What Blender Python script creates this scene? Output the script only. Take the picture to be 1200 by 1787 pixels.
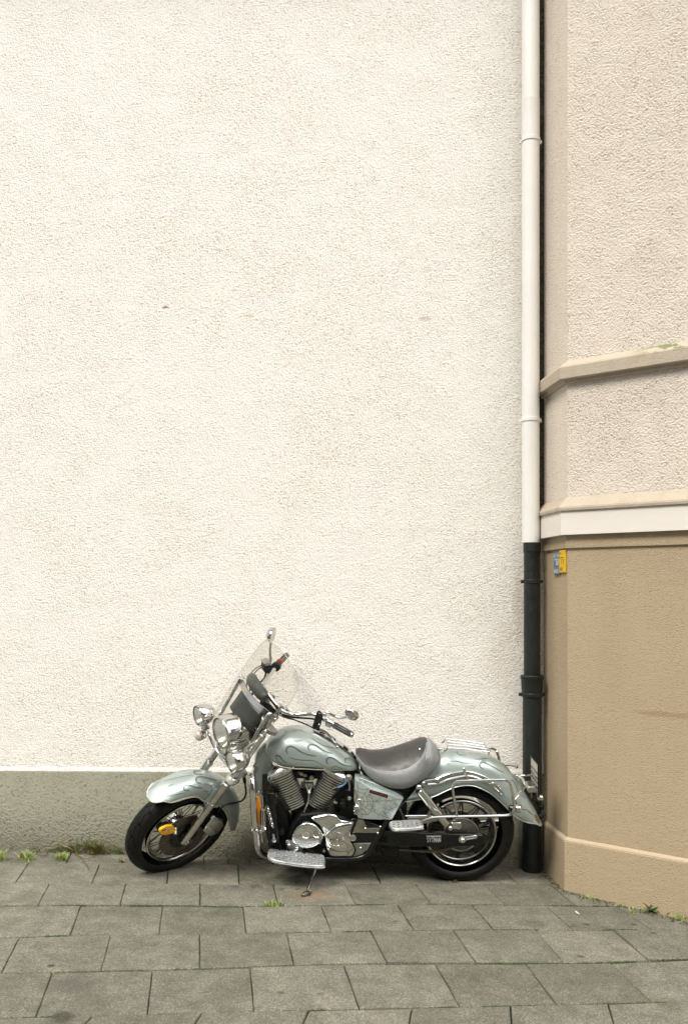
import bpy, bmesh, math, random
from mathutils import Vector, Matrix
from mathutils.bvhtree import BVHTree

random.seed(7)
sc = bpy.context.scene
for o in list(bpy.data.objects):
    bpy.data.objects.remove(o)
COL = sc.collection
V = Vector
R = math.radians

# ------------------------------------------------------------------ camera, sky, sun, exposure
CAMZ = 1.65
FPX = 1653.0                       # focal length in photograph pixels
HORIZON = 1030.0                   # the photographer kept the camera level and used a rising front
cam_data = bpy.data.cameras.new('camera')
cam = bpy.data.objects.new('camera', cam_data)
COL.objects.link(cam)
cam.location = (0, 0, CAMZ)
cam.rotation_euler = (R(90), 0, 0)
cam_data.sensor_fit = 'HORIZONTAL'
cam_data.sensor_width = 36
cam_data.lens = 36 * FPX / 1200
cam_data.shift_y = (HORIZON - 893.5) / 1200
cam_data.clip_end = 2000
sc.camera = cam

SUN_EL, SUN_AZ = R(49), R(-40)     # azimuth measured from "behind the camera", minus = to the left
world = bpy.data.worlds.new('World')
sc.world = world
world.use_nodes = True
wn = world.node_tree.nodes
wl = world.node_tree.links
bg = wn['Background']
sky = wn.new('ShaderNodeTexSky')
sky.sky_type = 'NISHITA'
sky.sun_disc = False
sky.sun_elevation = SUN_EL
sky.sun_rotation = math.pi + SUN_AZ
sky.air_density = 1.0
sky.dust_density = 4.0
hs = wn.new('ShaderNodeHueSaturation')
hs.inputs['Saturation'].default_value = 0.22       # thin even cloud: the blue is washed out
wl.new(sky.outputs['Color'], hs.inputs['Color'])
wl.new(hs.outputs['Color'], bg.inputs['Color'])
bg.inputs['Strength'].default_value = 0.10
sun_data = bpy.data.lights.new('sun', 'SUN')
sun_data.energy = 1.5
sun_data.angle = R(22)
sun_data.color = (1.0, 0.945, 0.85)
sun = bpy.data.objects.new('sun', sun_data)
COL.objects.link(sun)
# light travels towards +Y (to the wall), to the right and down
sd = V((-math.sin(SUN_AZ) * math.cos(SUN_EL), math.cos(SUN_AZ) * math.cos(SUN_EL), -math.sin(SUN_EL)))
sun.rotation_euler = sd.to_track_quat('-Z', 'Y').to_euler()
sun.location = (-4, -8, 9)
sc.view_settings.view_transform = 'Standard'
sc.view_settings.look = 'None'
sc.view_settings.gamma = 1
sc.view_settings.exposure = 1.22
sc.render.engine = 'CYCLES'
sc.cycles.max_bounces = 7
sc.cycles.diffuse_bounces = 3
sc.cycles.glossy_bounces = 4
sc.cycles.transmission_bounces = 4
sc.cycles.transparent_max_bounces = 12

# ------------------------------------------------------------------ surveying helpers
CAM = V((0, 0, CAMZ))
SLOPE = 0.035
def gz(x): return -SLOPE * (x + 0.9)
def ray(px, py): return V(((px - 600) / FPX, 1.0, (HORIZON - py) / FPX))
def ground(px, py, dz=0.0):
    d = ray(px, py)
    t = -(CAMZ - dz + SLOPE * 0.9) / (d.z + SLOPE * d.x)
    return CAM + d * t
def on_plane(px, py, p, n):
    d = ray(px, py)
    return CAM + d * ((p - CAM).dot(n) / d.dot(n))
WALL_Y = 5.9

# bike frame: F forward (to the left of the picture), L left side (towards the camera), U up
LEAN, RAKE, STEER = R(12.1), R(33.2), R(42.0)
_fc, _rc = ground(312, 1517), ground(796, 1533)
BO = _rc.copy()
BF = (ground(312, 1517) - _rc).normalized()
_up = (V((0, 0, 1)) - BF * BF.z).normalized()
_L = _up.cross(BF).normalized()
if _L.y > 0: _L = -_L
BU = (_up * math.cos(LEAN) + _L * math.sin(LEAN)).normalized()
BL = (_L * math.cos(LEAN) - _up * math.sin(LEAN)).normalized()
ST = (BF * -math.sin(RAKE) + BU * math.cos(RAKE)).normalized()     # steering axis
_q = Matrix.Rotation(STEER, 3, ST)
if (_q @ BF).dot(BL) < 0: _q = Matrix.Rotation(-STEER, 3, ST)
SF = _q @ BF
SL = _q @ BL
SU = SF.cross(SL)
if SU.dot(BU) < 0: SU = -SU
FC = CAM + ray(325.2, 1467.4) * 5.4016 - SL * 0.107                   # front wheel centre
SX = SL.cross(ST).normalized()
if SX.dot(BF) < 0: SX = -SX
def BB(a, l, u): return BO + BF * a + BL * l + BU * u
def SB(t, l, w): return FC + SX * t + SL * l + ST * w
def PB(px, py, l): return on_plane(px, py, BO + BL * l, BL)
def PS(px, py, l): return on_plane(px, py, FC + SL * l, SL)
def inB(p):
    d = p - BO
    return V((d.dot(BF), d.dot(BL), d.dot(BU)))
def mirB(p): return p - BL * (2 * (p - BO).dot(BL))
def mirS(p): return p - SL * (2 * (p - FC).dot(SL))
BIKE_M = Matrix((( -BF.x, BL.x, BU.x, BO.x), (-BF.y, BL.y, BU.y, BO.y), (-BF.z, BL.z, BU.z, BO.z), (0, 0, 0, 1)))
# keep it right-handed
BIKE_M = Matrix(((BF.x, BL.x, BU.x, BO.x), (BF.y, BL.y, BU.y, BO.y), (BF.z, BL.z, BU.z, BO.z), (0, 0, 0, 1)))
if BIKE_M.determinant() < 0:
    BIKE_M = Matrix(((BF.x, -BL.x, BU.x, BO.x), (BF.y, -BL.y, BU.y, BO.y), (BF.z, -BL.z, BU.z, BO.z), (0, 0, 0, 1)))

# ------------------------------------------------------------------ mesh helpers
def spline(pts, k=6, closed=False):
    """Catmull-Rom through the points (Vectors or tuples of any length)"""
    P = [V(p) for p in pts]
    n = len(P)
    out = []
    segs = n if closed else n - 1
    for i in range(segs):
        if closed:
            p0, p1, p2, p3 = P[(i - 1) % n], P[i], P[(i + 1) % n], P[(i + 2) % n]
        else:
            p0 = P[i - 1] if i > 0 else P[0] * 2 - P[1]
            p1, p2 = P[i], P[i + 1]
            p3 = P[i + 2] if i + 2 < n else P[-1] * 2 - P[-2]
        for j in range(k):
            t = j / k
            out.append(0.5 * ((2 * p1) + (p2 - p0) * t + (2 * p0 - 5 * p1 + 4 * p2 - p3) * t * t + (3 * p1 - p0 - 3 * p2 + p3) * t ** 3))
    if not closed: out.append(P[-1].copy())
    return out

def lerpt(x, xs, ys):
    if x <= xs[0]: return ys[0]
    for i in range(len(xs) - 1):
        if x <= xs[i + 1]:
            f = (x - xs[i]) / (xs[i + 1] - xs[i])
            return ys[i] + (ys[i + 1] - ys[i]) * f
    return ys[-1]

def perp(n):
    a = V((0, 0, 1)) if abs(n.z) < 0.9 else V((1, 0, 0))
    x = n.cross(a).normalized()
    return x, n.cross(x).normalized()

class Mb:
    def __init__(s):
        s.v, s.f, s.uv, s.mi = [], [], {}, []
    def add(s, vs, fs):
        o = len(s.v)
        s.v += [V(p) for p in vs]
        s.f += [tuple(i + o for i in f) for f in fs]
        return s
    def rings(s, rings, closed=True, caps=(True, True), loop=False):
        n = len(rings[0])
        vs = [p for r in rings for p in r]
        fs = []
        m = len(rings)
        for i in range(m if loop else m - 1):
            for j in range(n if closed else n - 1):
                a, b = i * n + j, i * n + (j + 1) % n
                c, d = ((i + 1) % m) * n + (j + 1) % n, ((i + 1) % m) * n + j
                fs.append((a, b, c, d))
        if closed and not loop:
            if caps[0]: fs.append(tuple(range(n))[::-1])
            if caps[1]: fs.append(tuple((m - 1) * n + j for j in range(n)))
        return s.add(vs, fs)
    def tube(s, pts, r, n=10, caps=True, loop=False):
        pts = [V(p) for p in pts]
        m = len(pts)
        rs = r if isinstance(r, (list, tuple)) else [r] * m
        rings = []
        x = None
        for i, p in enumerate(pts):
            if loop: t = pts[(i + 1) % m] - pts[i - 1]
            else: t = pts[min(i + 1, m - 1)] - pts[max(i - 1, 0)]
            t.normalize()
            if x is None: x = perp(t)[0]
            x = (x - t * x.dot(t)).normalized()
            y = t.cross(x)
            rings.append([p + (x * math.cos(2 * math.pi * k / n) + y * math.sin(2 * math.pi * k / n)) * rs[i] for k in range(n)])
        return s.rings(rings, True, (caps, caps), loop)
    def lathe(s, o, ax, prof, n=24, caps=True):
        ax = ax.normalized()
        x, y = perp(ax)
        rings = []
        for d, r in prof:
            r = max(r, 1e-5)
            rings.append([o + ax * d + (x * math.cos(2 * math.pi * k / n) + y * math.sin(2 * math.pi * k / n)) * r for k in range(n)])
        return s.rings(rings, True, (caps, caps))
    def torus(s, o, ax, R0, r, n=48, m=10, sq=1.0):
        ax = ax.normalized()
        x, y = perp(ax)
        rings = []
        for i in range(n):
            a = 2 * math.pi * i / n
            d = x * math.cos(a) + y * math.sin(a)
            rings.append([o + d * (R0 + r * math.cos(2 * math.pi * j / m)) + ax * (r * sq * math.sin(2 * math.pi * j / m)) for j in range(m)])
        return s.rings(rings, True, (False, False), True)
    def box(s, c, ax, ay, az, hx, hy, hz):
        vs = [c + ax * (hx * i) + ay * (hy * j) + az * (hz * k) for i in (-1, 1) for j in (-1, 1) for k in (-1, 1)]
        return s.add(vs, [(0, 1, 3, 2), (4, 6, 7, 5), (0, 4, 5, 1), (2, 3, 7, 6), (0, 2, 6, 4), (1, 5, 7, 3)])
    def prism(s, poly, vec):
        n = len(poly)
        return s.rings([[V(p) for p in poly], [V(p) + vec for p in poly]])
    def dome(s, poly, nrm, depth, dome, steps=5, edge=0.3):
        """outline at the back, raised by depth along nrm, then domed to its middle"""
        poly = [V(p) for p in poly]
        c = sum(poly, V((0, 0, 0))) / len(poly)
        rings = [poly, [p + nrm * depth for p in poly]]
        for k in range(1, steps + 1):
            a = (math.pi / 2) * k / steps
            sc_, h = math.cos(a), math.sin(a)
            if k == steps: sc_ = 0.02
            rings.append([c + (p - c) * (1 - edge * (1 - sc_) if k < steps else sc_) + nrm * (depth + dome * h) for p in poly] if edge < 1 else
                         [c + (p - c) * sc_ + nrm * (depth + dome * h) for p in poly])
        return s.rings(rings)
    def ball(s, c, ax, r, ra=None, n=14, m=9):
        ra = r if ra is None else ra
        return s.lathe(c, ax, [(-ra * math.cos(math.pi * i / m), r * math.sin(math.pi * i / m)) for i in range(m + 1)], n, False)
    def build(s, name, mat, parent=None, smooth=40, bevel=None, seg=2, solid=None, solid_off=-1, uvs=None):
        me = bpy.data.meshes.new(name)
        inv = ROOTS[parent_root(parent)].inverted() if parent is not None and parent_root(parent) in ROOTS else None
        vs = [inv @ p for p in s.v] if inv is not None else s.v
        me.from_pydata([tuple(p) for p in vs], [], s.f)
        mats = mat if isinstance(mat, (list, tuple)) else [mat]
        for m_ in mats: me.materials.append(m_)
        if s.mi:
            me.polygons.foreach_set('material_index', s.mi)
        bm = bmesh.new(); bm.from_mesh(me)
        bmesh.ops.recalc_face_normals(bm, faces=bm.faces)
        bm.to_mesh(me); bm.free()
        if uvs:
            lay = me.uv_layers.new(name='UVMap')
            for lp in me.loops: lay.data[lp.index].uv = uvs[lp.vertex_index]
        if smooth:
            me.polygons.foreach_set('use_smooth', [True] * len(me.polygons))
            me.set_sharp_from_angle(angle=R(smooth))
        o = bpy.data.objects.new(name, me)
        COL.objects.link(o)
        if parent is not None: o.parent = parent
        if solid:
            md = o.modifiers.new('thickness', 'SOLIDIFY'); md.thickness = solid; md.offset = solid_off
        if bevel:
            md = o.modifiers.new('bevel', 'BEVEL'); md.width = bevel; md.segments = seg; md.limit_method = 'ANGLE'; md.angle_limit = R(35)
        return o
    def split(s, name, mat, parent=None, **kw):
        """one object for each separate piece"""
        par = list(range(len(s.v)))
        def find(i):
            while par[i] != i:
                par[i] = par[par[i]]; i = par[i]
            return i
        for f in s.f:
            r0 = find(f[0])
            for i in f[1:]: par[find(i)] = r0
        groups = {}
        for f in s.f: groups.setdefault(find(f[0]), []).append(f)
        out = []
        for fs in groups.values():
            idx = sorted({i for f in fs for i in f})
            mp = {j: i for i, j in enumerate(idx)}
            q = Mb(); q.v = [s.v[i] for i in idx]; q.f = [tuple(mp[i] for i in f) for f in fs]
            out.append(q.build(name, mat, parent, **kw))
        return out
    def bvh(s):
        return BVHTree.FromPolygons([tuple(p) for p in s.v], s.f)

ROOTS = {}
def parent_root(p):
    while p is not None and p.parent is not None: p = p.parent
    return p.name if p is not None else None

def thing(name, label, cat, mtx=None, group=None):
    o = bpy.data.objects.new(name, None)
    o.empty_display_size = 0.1
    COL.objects.link(o)
    m = mtx if mtx is not None else Matrix.Identity(4)
    o.matrix_world = m
    ROOTS[o.name] = m.copy()
    return tag(o, label, cat, group)
def tag(o, label=None, cat=None, group=None, kind=None):
    if label: o['label'] = label
    if cat: o['category'] = cat
    if group: o['group'] = group
    if kind: o['kind'] = kind
    return o

# ------------------------------------------------------------------ materials
class NT:
    def __init__(s, name):
        s.m = bpy.data.materials.new(name)
        s.m.use_nodes = True
        s.t = s.m.node_tree
        s.b = s.t.nodes['Principled BSDF']
        s.out = s.t.nodes['Material Output']
    def n(s, typ, **kw):
        nd = s.t.nodes.new('ShaderNode' + typ)
        for k, v in kw.items():
            if k in nd.inputs: nd.inputs[k].default_value = v
            else: setattr(nd, k, v)
        return nd
    def l(s, a, b): s.t.links.new(a, b)
    def coord(s): return s.n('NewGeometry').outputs['Position']
    def noise(s, vec, scale, detail=3, rough=0.55, dist=0.0):
        nd = s.n('TexNoise', Scale=scale, Detail=detail, Roughness=rough, Distortion=dist)
        s.l(vec, nd.inputs['Vector'])
        return nd.outputs['Fac']
    def ramp(s, fac, stops):
        nd = s.n('ValToRGB')
        el = nd.color_ramp.elements
        while len(el) < len(stops): el.new(0.5)
        for e, (p, c) in zip(el, stops):
            e.position = p
            e.color = (*c, 1) if not isinstance(c, (int, float)) else (c, c, c, 1)
        s.l(fac, nd.inputs['Fac'])
        return nd.outputs['Color']
    def math(s, op, a, b=None, c=None):
        nd = s.n('Math', operation=op)
        for i, x in enumerate((a, b, c)):
            if x is None: continue
            if isinstance(x, (int, float)): nd.inputs[i].default_value = x
            else: s.l(x, nd.inputs[i])
        return nd.outputs[0]
    def mix(s, fac, a, b, blend='MIX'):
        nd = s.n('Mix', data_type='RGBA', blend_type=blend)
        for i, x in ((0, fac), (6, a), (7, b)):
            if isinstance(x, (int, float)): nd.inputs[i].default_value = x
            elif isinstance(x, tuple): nd.inputs[i].default_value = (*x, 1)
            else: s.l(x, nd.inputs[i])
        return nd.outputs[2]
    def bump(s, h, strength, dist, prev=None):
        nd = s.n('Bump', Strength=strength, Distance=dist)
        s.l(h, nd.inputs['Height'])
        if prev is not None: s.l(prev, nd.inputs['Normal'])
        return nd.outputs['Normal']
    def setp(s, **kw):
        names = {'color': 'Base Color', 'rough': 'Roughness', 'metal': 'Metallic', 'coat': 'Coat Weight', 'coat_rough': 'Coat Roughness',
                 'spec': 'Specular IOR Level', 'normal': 'Normal', 'trans': 'Transmission Weight', 'ior': 'IOR', 'sheen': 'Sheen Weight'}
        for k, v in kw.items():
            i = s.b.inputs[names[k]]
            if isinstance(v, (int, float)): i.default_value = v
            elif isinstance(v, tuple): i.default_value = (*v, 1)
            else: s.l(v, i)
        return s

def plain(name, col, rough, metal=0.0, var=0.12, scale=30.0, bump=0.0, **kw):
    t = NT(name)
    c = t.coord()
    n = t.noise(c, scale, 4)
    dark = tuple(x * (1 - var * 1.6) for x in col)
    lite = tuple(min(1, x * (1 + var)) for x in col)
    t.setp(color=t.ramp(n, [(0.3, dark), (0.7, lite)]), metal=metal)
    r = t.ramp(t.noise(c, scale * 0.37, 3), [(0.3, max(0.02, rough * 0.75)), (0.75, min(1, rough * 1.35))])
    t.setp(rough=r, **kw)
    if bump: t.setp(normal=t.bump(t.noise(c, scale * 6, 3), bump, 0.002))
    return t.m

MT = {}
MT['chrome'] = plain('chrome', (0.68, 0.685, 0.67), 0.085, 1.0, 0.06, 14)
MT['alloy'] = plain('brushed_alloy', (0.62, 0.62, 0.59), 0.27, 1.0, 0.10, 22)
MT['dull_alloy'] = plain('dull_alloy', (0.40, 0.40, 0.36), 0.42, 1.0, 0.16, 30)
MT['dark_metal'] = plain('brake_disc_steel', (0.16, 0.14, 0.12), 0.42, 0.9, 0.2, 40)
MT['black'] = plain('black_enamel', (0.004, 0.005, 0.0048), 0.25, 0.0, 0.2, 25)
MT['black_matt'] = plain('black_castings', (0.005, 0.0055, 0.005), 0.5, 0.0, 0.3, 30, 0.2, spec=0.25)
MT['hose'] = plain('black_hose', (0.006, 0.0065, 0.006), 0.45, 0.0, 0.2, 40, spec=0.3)
MT['seat_dark'] = plain('dark_grey_vinyl', (0.036, 0.035, 0.031), 0.42, 0.0, 0.10, 50, 0.25)
MT['seat_light'] = plain('light_grey_vinyl', (0.225, 0.235, 0.23), 0.48, 0.0, 0.06, 50, 0.25)
MT['pouch'] = plain('dark_green_grey_leather', (0.05, 0.058, 0.052), 0.55, 0.0, 0.3, 30, 0.5)
MT['panel'] = plain('black_smoked_panel', (0.032, 0.036, 0.033), 0.35, 0.0, 0.25, 12)
MT['amber'] = plain('amber_reflector', (0.80, 0.26, 0.015), 0.25, 0.0, 0.05, 60)
MT['lock_yellow'] = plain('lock_yellow_paint', (0.80, 0.42, 0.01), 0.35, 0.0, 0.1, 60)
MT['lens'] = plain('clear_lamp_glass', (0.56, 0.56, 0.51), 0.14, 0.15, 0.16, 45, 0.35)
MT['lens_pink'] = plain('pale_pink_lens', (0.66, 0.54, 0.49), 0.15, 0.2, 0.05, 35)
MT['lens_red'] = plain('dark_red_lens', (0.03, 0.006, 0.005), 0.2, 0.0, 0.2, 30)
MT['red_switch'] = plain('red_switch', (0.6, 0.06, 0.05), 0.4, 0.0, 0.1, 60)
MT['cream_trim'] = plain('cream_beading', (0.66, 0.63, 0.54), 0.25, 0.4, 0.08, 60)
MT['bronze'] = plain('bronze_patch', (0.30, 0.22, 0.12), 0.45, 0.7, 0.3, 60)
MT['blue_lead'] = plain('blue_plug_lead', (0.10, 0.22, 0.42), 0.35, 0.0, 0.1, 60)
MT['sticker'] = plain('maroon_sticker', (0.045, 0.014, 0.010), 0.4, 0.0, 0.3, 60)
MT['sticker_ink'] = plain('maroon_sticker_lettering', (0.22, 0.07, 0.045), 0.4, 0.0, 0.3, 200)
MT['sticker_edge'] = plain('sticker_white_edge', (0.62, 0.64, 0.62), 0.4, 0.0, 0.1, 60)
MT['web'] = plain('web_line_paint', (0.27, 0.26, 0.21), 0.35, 0.1, 0.2, 60)
MT['white_ink'] = plain('white_lettering', (0.55, 0.57, 0.53), 0.45, 0.0, 0.2, 90)
MT['black_ink'] = plain('black_lettering', (0.04, 0.035, 0.02), 0.5, 0.0, 0.2, 90)
MT['plate_back'] = plain('number_plate_back', (0.52, 0.50, 0.43), 0.35, 0.35, 0.15, 40)
MT['rust_foot'] = plain('worn_stand_foot', (0.14, 0.13, 0.11), 0.45, 0.9, 0.3, 90)

def paint(name, base, grime=0.0):
    t = NT(name)
    c = t.coord()
    fl = t.noise(c, 900, 1)
    col = t.mix(t.ramp(fl, [(0.42, 0.0), (0.62, 1.0)]), tuple(x * 0.88 for x in base), tuple(min(1, x * 1.12) for x in base))
    if grime:
        g = t.math('MULTIPLY', t.ramp(t.noise(c, 16, 5, 0.65), [(0.50, 0.0), (0.62, 1.0)]), t.ramp(t.noise(c, 210, 3, 0.6), [(0.47, 0.0), (0.58, 1.0)]))
        col = t.mix(t.math('MULTIPLY', g, grime), col, (0.07, 0.085, 0.075))
    t.setp(color=col, metal=0.55, rough=t.ramp(t.noise(c, 6, 3), [(0.3, 0.30), (0.7, 0.40)]), coat=0.4, coat_rough=0.12)
    return t.m
MT['paint'] = paint('sage_metallic_paint', (0.40, 0.462, 0.435))
MT['paint_cover'] = paint('pale_sage_paint_stained', (0.52, 0.60, 0.58), 0.95)
MT['flame'] = plain('dark_sage_flame_line', (0.085, 0.115, 0.10), 0.35, 0.3, 0.15, 60)
MT['flame_soft'] = plain('soft_sage_flame_shade', (0.23, 0.28, 0.255), 0.36, 0.5, 0.15, 60)

def tyre_mat(name, reps):
    t = NT(name)
    uv = t.n('UVMap').outputs['UV']
    sp = t.n('SeparateXYZ'); t.l(uv, sp.inputs[0])
    u, v = sp.outputs[0], sp.outputs[1]
    av = t.math('ABSOLUTE', v)
    zig = t.math('ADD', t.math('MULTIPLY', u, reps), t.math('ADD', t.math('MULTIPLY', av, 1.6), t.math('MULTIPLY', t.math('SINE', t.math('MULTIPLY', av, 13.0)), 0.16)))
    fr = t.math('ABSOLUTE', t.math('SUBTRACT', t.math('FRACT', zig), 0.5))
    g1 = t.math('LESS_THAN', fr, 0.045)
    tread = t.math('LESS_THAN', av, 0.62)
    cl = t.math('LESS_THAN', t.math('ABSOLUTE', t.math('SUBTRACT', av, t.math('ADD', 0.2, t.math('MULTIPLY', t.math('SINE', t.math('MULTIPLY', u, reps * 6.283)), 0.05)))), 0.022)
    g = t.math('MULTIPLY', t.math('MAXIMUM', g1, cl), tread)
    side = t.math('LESS_THAN', t.math('ABSOLUTE', t.math('SUBTRACT', av, 0.72)), 0.012)
    h = t.math('SUBTRACT', 1.0, t.math('MAXIMUM', g, side))
    c = t.coord()
    dust = t.ramp(t.noise(c, 28, 4), [(0.40, (0.0055, 0.006, 0.0058)), (0.75, (0.013, 0.0128, 0.0115))])
    col = t.mix(t.math('MULTIPLY', g, 0.95), dust, (0.001, 0.001, 0.001))
    t.setp(color=col, rough=0.55, spec=t.math('ADD', 0.07, t.math('MULTIPLY', h, 0.14)), normal=t.bump(h, 1.0, 0.006))
    return t.m
MT['tyre_f'] = tyre_mat('front_tyre_rubber', 22)
MT['tyre_r'] = tyre_mat('rear_tyre_rubber', 24)

def glass_mat():
    t = NT('clear_windshield_plastic')
    tr = t.n('BsdfTransparent'); tr.inputs[0].default_value = (0.955, 0.95, 0.93, 1)
    gl = t.n('BsdfGlossy'); gl.inputs['Roughness'].default_value = 0.03
    lw = t.n('LayerWeight', Blend=0.14)
    fr = t.math('MINIMUM', t.math('MULTIPLY', lw.outputs['Fresnel'], 0.7), 0.22).node
    mx = t.n('MixShader')
    t.l(fr.outputs[0], mx.inputs[0]); t.l(tr.outputs[0], mx.inputs[1]); t.l(gl.outputs[0], mx.inputs[2])
    t.l(mx.outputs[0], t.out.inputs['Surface'])
    return t.m
MT['shield'] = glass_mat()

# render (roughcast) walls
def stucco(name, lite, pit, scale=100.0, bump=0.5, pits=(0.36, 0.46), patch=0.10, extra=None, soil=None, streak=0.0):
    t = NT(name)
    c = t.coord()
    big = t.noise(c, 1.1, 3, 0.6)
    mid = t.noise(c, 6.5, 2)
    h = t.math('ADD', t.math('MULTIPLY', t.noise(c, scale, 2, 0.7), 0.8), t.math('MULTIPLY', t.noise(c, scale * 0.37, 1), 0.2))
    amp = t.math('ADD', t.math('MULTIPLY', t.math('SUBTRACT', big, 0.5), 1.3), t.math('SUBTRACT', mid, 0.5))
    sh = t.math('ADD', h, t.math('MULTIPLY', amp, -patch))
    pitf = t.ramp(sh, [(pits[0], 1.0), (pits[1], 0.0)])  # shade of the bumps painted into the colour: hollows tinted by height
    tone = t.ramp(t.math('ADD', t.math('MULTIPLY', big, 0.6), t.math('MULTIPLY', mid, 0.4)), [(0.34, tuple(x * 0.95 for x in lite)), (0.62, lite)])
    if streak:
        mp = t.n('Mapping'); mp.inputs['Scale'].default_value = (5.5, 5.5, 0.55); t.l(c, mp.inputs['Vector'])
        st = t.ramp(t.noise(mp.outputs[0], 1.0, 4, 0.6), [(0.50, 0.0), (0.74, 1.0)])
        tone = t.mix(t.math('MULTIPLY', st, streak), tone, tuple(p * 0.55 + l * 0.45 for p, l in zip(pit, lite)))
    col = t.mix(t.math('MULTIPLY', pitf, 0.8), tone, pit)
    if soil: col = soil(t, c, col)
    if extra: col = extra(t, c, col)
    t.setp(color=col, rough=0.93, spec=0.15, normal=t.bump(t.math('ADD', t.math('MULTIPLY', h, t.ramp(t.math('ADD', big, t.math('MULTIPLY', t.math('SUBTRACT', mid, 0.5), 1.2)), [(0.30, 0.8), (0.70, 1.15)])), t.math('MULTIPLY', mid, 0.03)), bump, 0.02))
    return t.m

def spot(t, c, p, r, warp=0.0, wscale=20, wn_=None):
    """soft mask 1 inside a blob at world point p with radii r"""
    sub = t.n('VectorMath', operation='SUBTRACT'); t.l(c, sub.inputs[0]); sub.inputs[1].default_value = p
    dv = t.n('VectorMath', operation='DIVIDE'); t.l(sub.outputs[0], dv.inputs[0]); dv.inputs[1].default_value = r
    ln = t.n('VectorMath', operation='LENGTH'); t.l(dv.outputs[0], ln.inputs[0])
    d = ln.outputs['Value']
    if warp: d = t.math('ADD', d, t.math('MULTIPLY', t.math('SUBTRACT', wn_ if wn_ is not None else t.noise(c, wscale, 4), 0.5), warp))
    return t.ramp(d, [(0.45, 1.0), (1.0, 0.0)])

def wall_px(px, py):
    p = CAM + ray(px, py) * (WALL_Y)
    return (p.x, p.y, p.z)
def wall_marks(t, c, col):
    wn_ = t.noise(c, 30, 3)
    for (px, py, rx, rz, cc, f) in ((289, 536, 0.026, 0.012, (0.30, 0.19, 0.09), 0.9), (434, 551, 0.05, 0.014, (0.52, 0.42, 0.30), 0.5), (741, 556, 0.06, 0.016, (0.50, 0.40, 0.28), 0.55),
                                    (745, 470, 0.03, 0.02, (0.5, 0.42, 0.32), 0.3), (905, 1060, 0.05, 0.25, (0.46, 0.38, 0.28), 0.35), (880, 1150, 0.12, 0.3, (0.5, 0.43, 0.33), 0.25)):
        m = spot(t, c, wall_px(px, py), (rx, 0.2, rz), 1.6, 30, wn_)
        col = t.mix(t.math('MULTIPLY', m, f), col, cc)
    return col
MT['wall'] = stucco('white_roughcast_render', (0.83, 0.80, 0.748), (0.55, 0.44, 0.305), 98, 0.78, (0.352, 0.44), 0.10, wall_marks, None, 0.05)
MT['wall_edge'] = stucco('smooth_white_drip_edge', (0.78, 0.755, 0.71), (0.6, 0.52, 0.42), 100, 0.45, (0.30, 0.38), 0.05)
def plinth_soil(t, c, col):
    g = t.ramp(t.noise(c, 3.2, 4), [(0.42, 0.0), (0.68, 1.0)])
    return t.mix(t.math('MULTIPLY', g, 0.3), col, (0.21, 0.21, 0.152))
MT['plinth'] = stucco('grey_olive_plinth_render', (0.25, 0.245, 0.185), (0.125, 0.122, 0.088), 75, 1.0, (0.35, 0.43), 0.03, None, plinth_soil)
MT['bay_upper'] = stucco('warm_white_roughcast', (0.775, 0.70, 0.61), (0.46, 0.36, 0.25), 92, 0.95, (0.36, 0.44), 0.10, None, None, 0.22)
MT['bay_smooth'] = stucco('smooth_cream_corner_render', (0.80, 0.722, 0.625), (0.50, 0.40, 0.28), 110, 0.8, (0.36, 0.44), 0.10, None, None, 0.2)
def bay_soil(t, c, col):
    g = t.ramp(t.noise(c, 2.0, 4, 0.6), [(0.40, 0.0), (0.72, 1.0)])
    col = t.mix(t.math('MULTIPLY', g, 0.35), col, (0.38, 0.30, 0.195))
    # scuffed streak on the bay front
    m = spot(t, c, (1.76, 5.07, 0.98), (0.22, 0.25, 0.022), 1.2, 9)
    return t.mix(t.math('MULTIPLY', m, 0.45), col, (0.25, 0.17, 0.095))
MT['bay_lower'] = stucco('tan_fine_render', (0.45, 0.358, 0.24), (0.30, 0.23, 0.145), 140, 0.45, (0.36, 0.45), 0.05, None, bay_soil, 0.35)
MT['band'] = stucco('cream_band_paint', (0.77, 0.725, 0.655), (0.6, 0.52, 0.42), 150, 0.12, (0.28, 0.36), 0.03, None, None, 0.15)
def sill_green(t, c, col):
    sp = t.n('SeparateXYZ'); t.l(c, sp.inputs[0])
    x = t.ramp(t.math('SUBTRACT', sp.outputs[0], 1.0), [(0.55, 0.0), (0.72, 1.0)])
    up = t.ramp(t.math('SUBTRACT', sp.outputs[2], 2.0), [(0.915, 0.0), (0.935, 1.0)])
    n = t.ramp(t.noise(c, 14, 4, 0.6), [(0.46, 0.0), (0.50, 1.0)])
    m = t.math('MULTIPLY', t.math('MULTIPLY', x, up), n)
    return t.mix(t.math('MULTIPLY', m, 0.9), col, (0.16, 0.20, 0.085))
def dirty(t, c, col):
    g = t.ramp(t.noise(c, 7, 5, 0.65), [(0.50, 0.0), (0.78, 1.0)])
    return t.mix(t.math('MULTIPLY', g, 0.6), col, (0.40, 0.29, 0.18))
MT['sill'] = stucco('weathered_cream_sill', (0.50, 0.435, 0.345), (0.34, 0.28, 0.20), 120, 0.3, (0.32, 0.42), 0.05, sill_green, dirty)
MT['corner_dark'] = stucco('dark_corner_render', (0.115, 0.108, 0.075), (0.035, 0.035, 0.022), 70, 0.9, (0.42, 0.56), 0.05)
MT['pipe_white'] = plain('white_pipe_plastic', (0.80, 0.785, 0.75), 0.38, 0.0, 0.025, 5)
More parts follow.
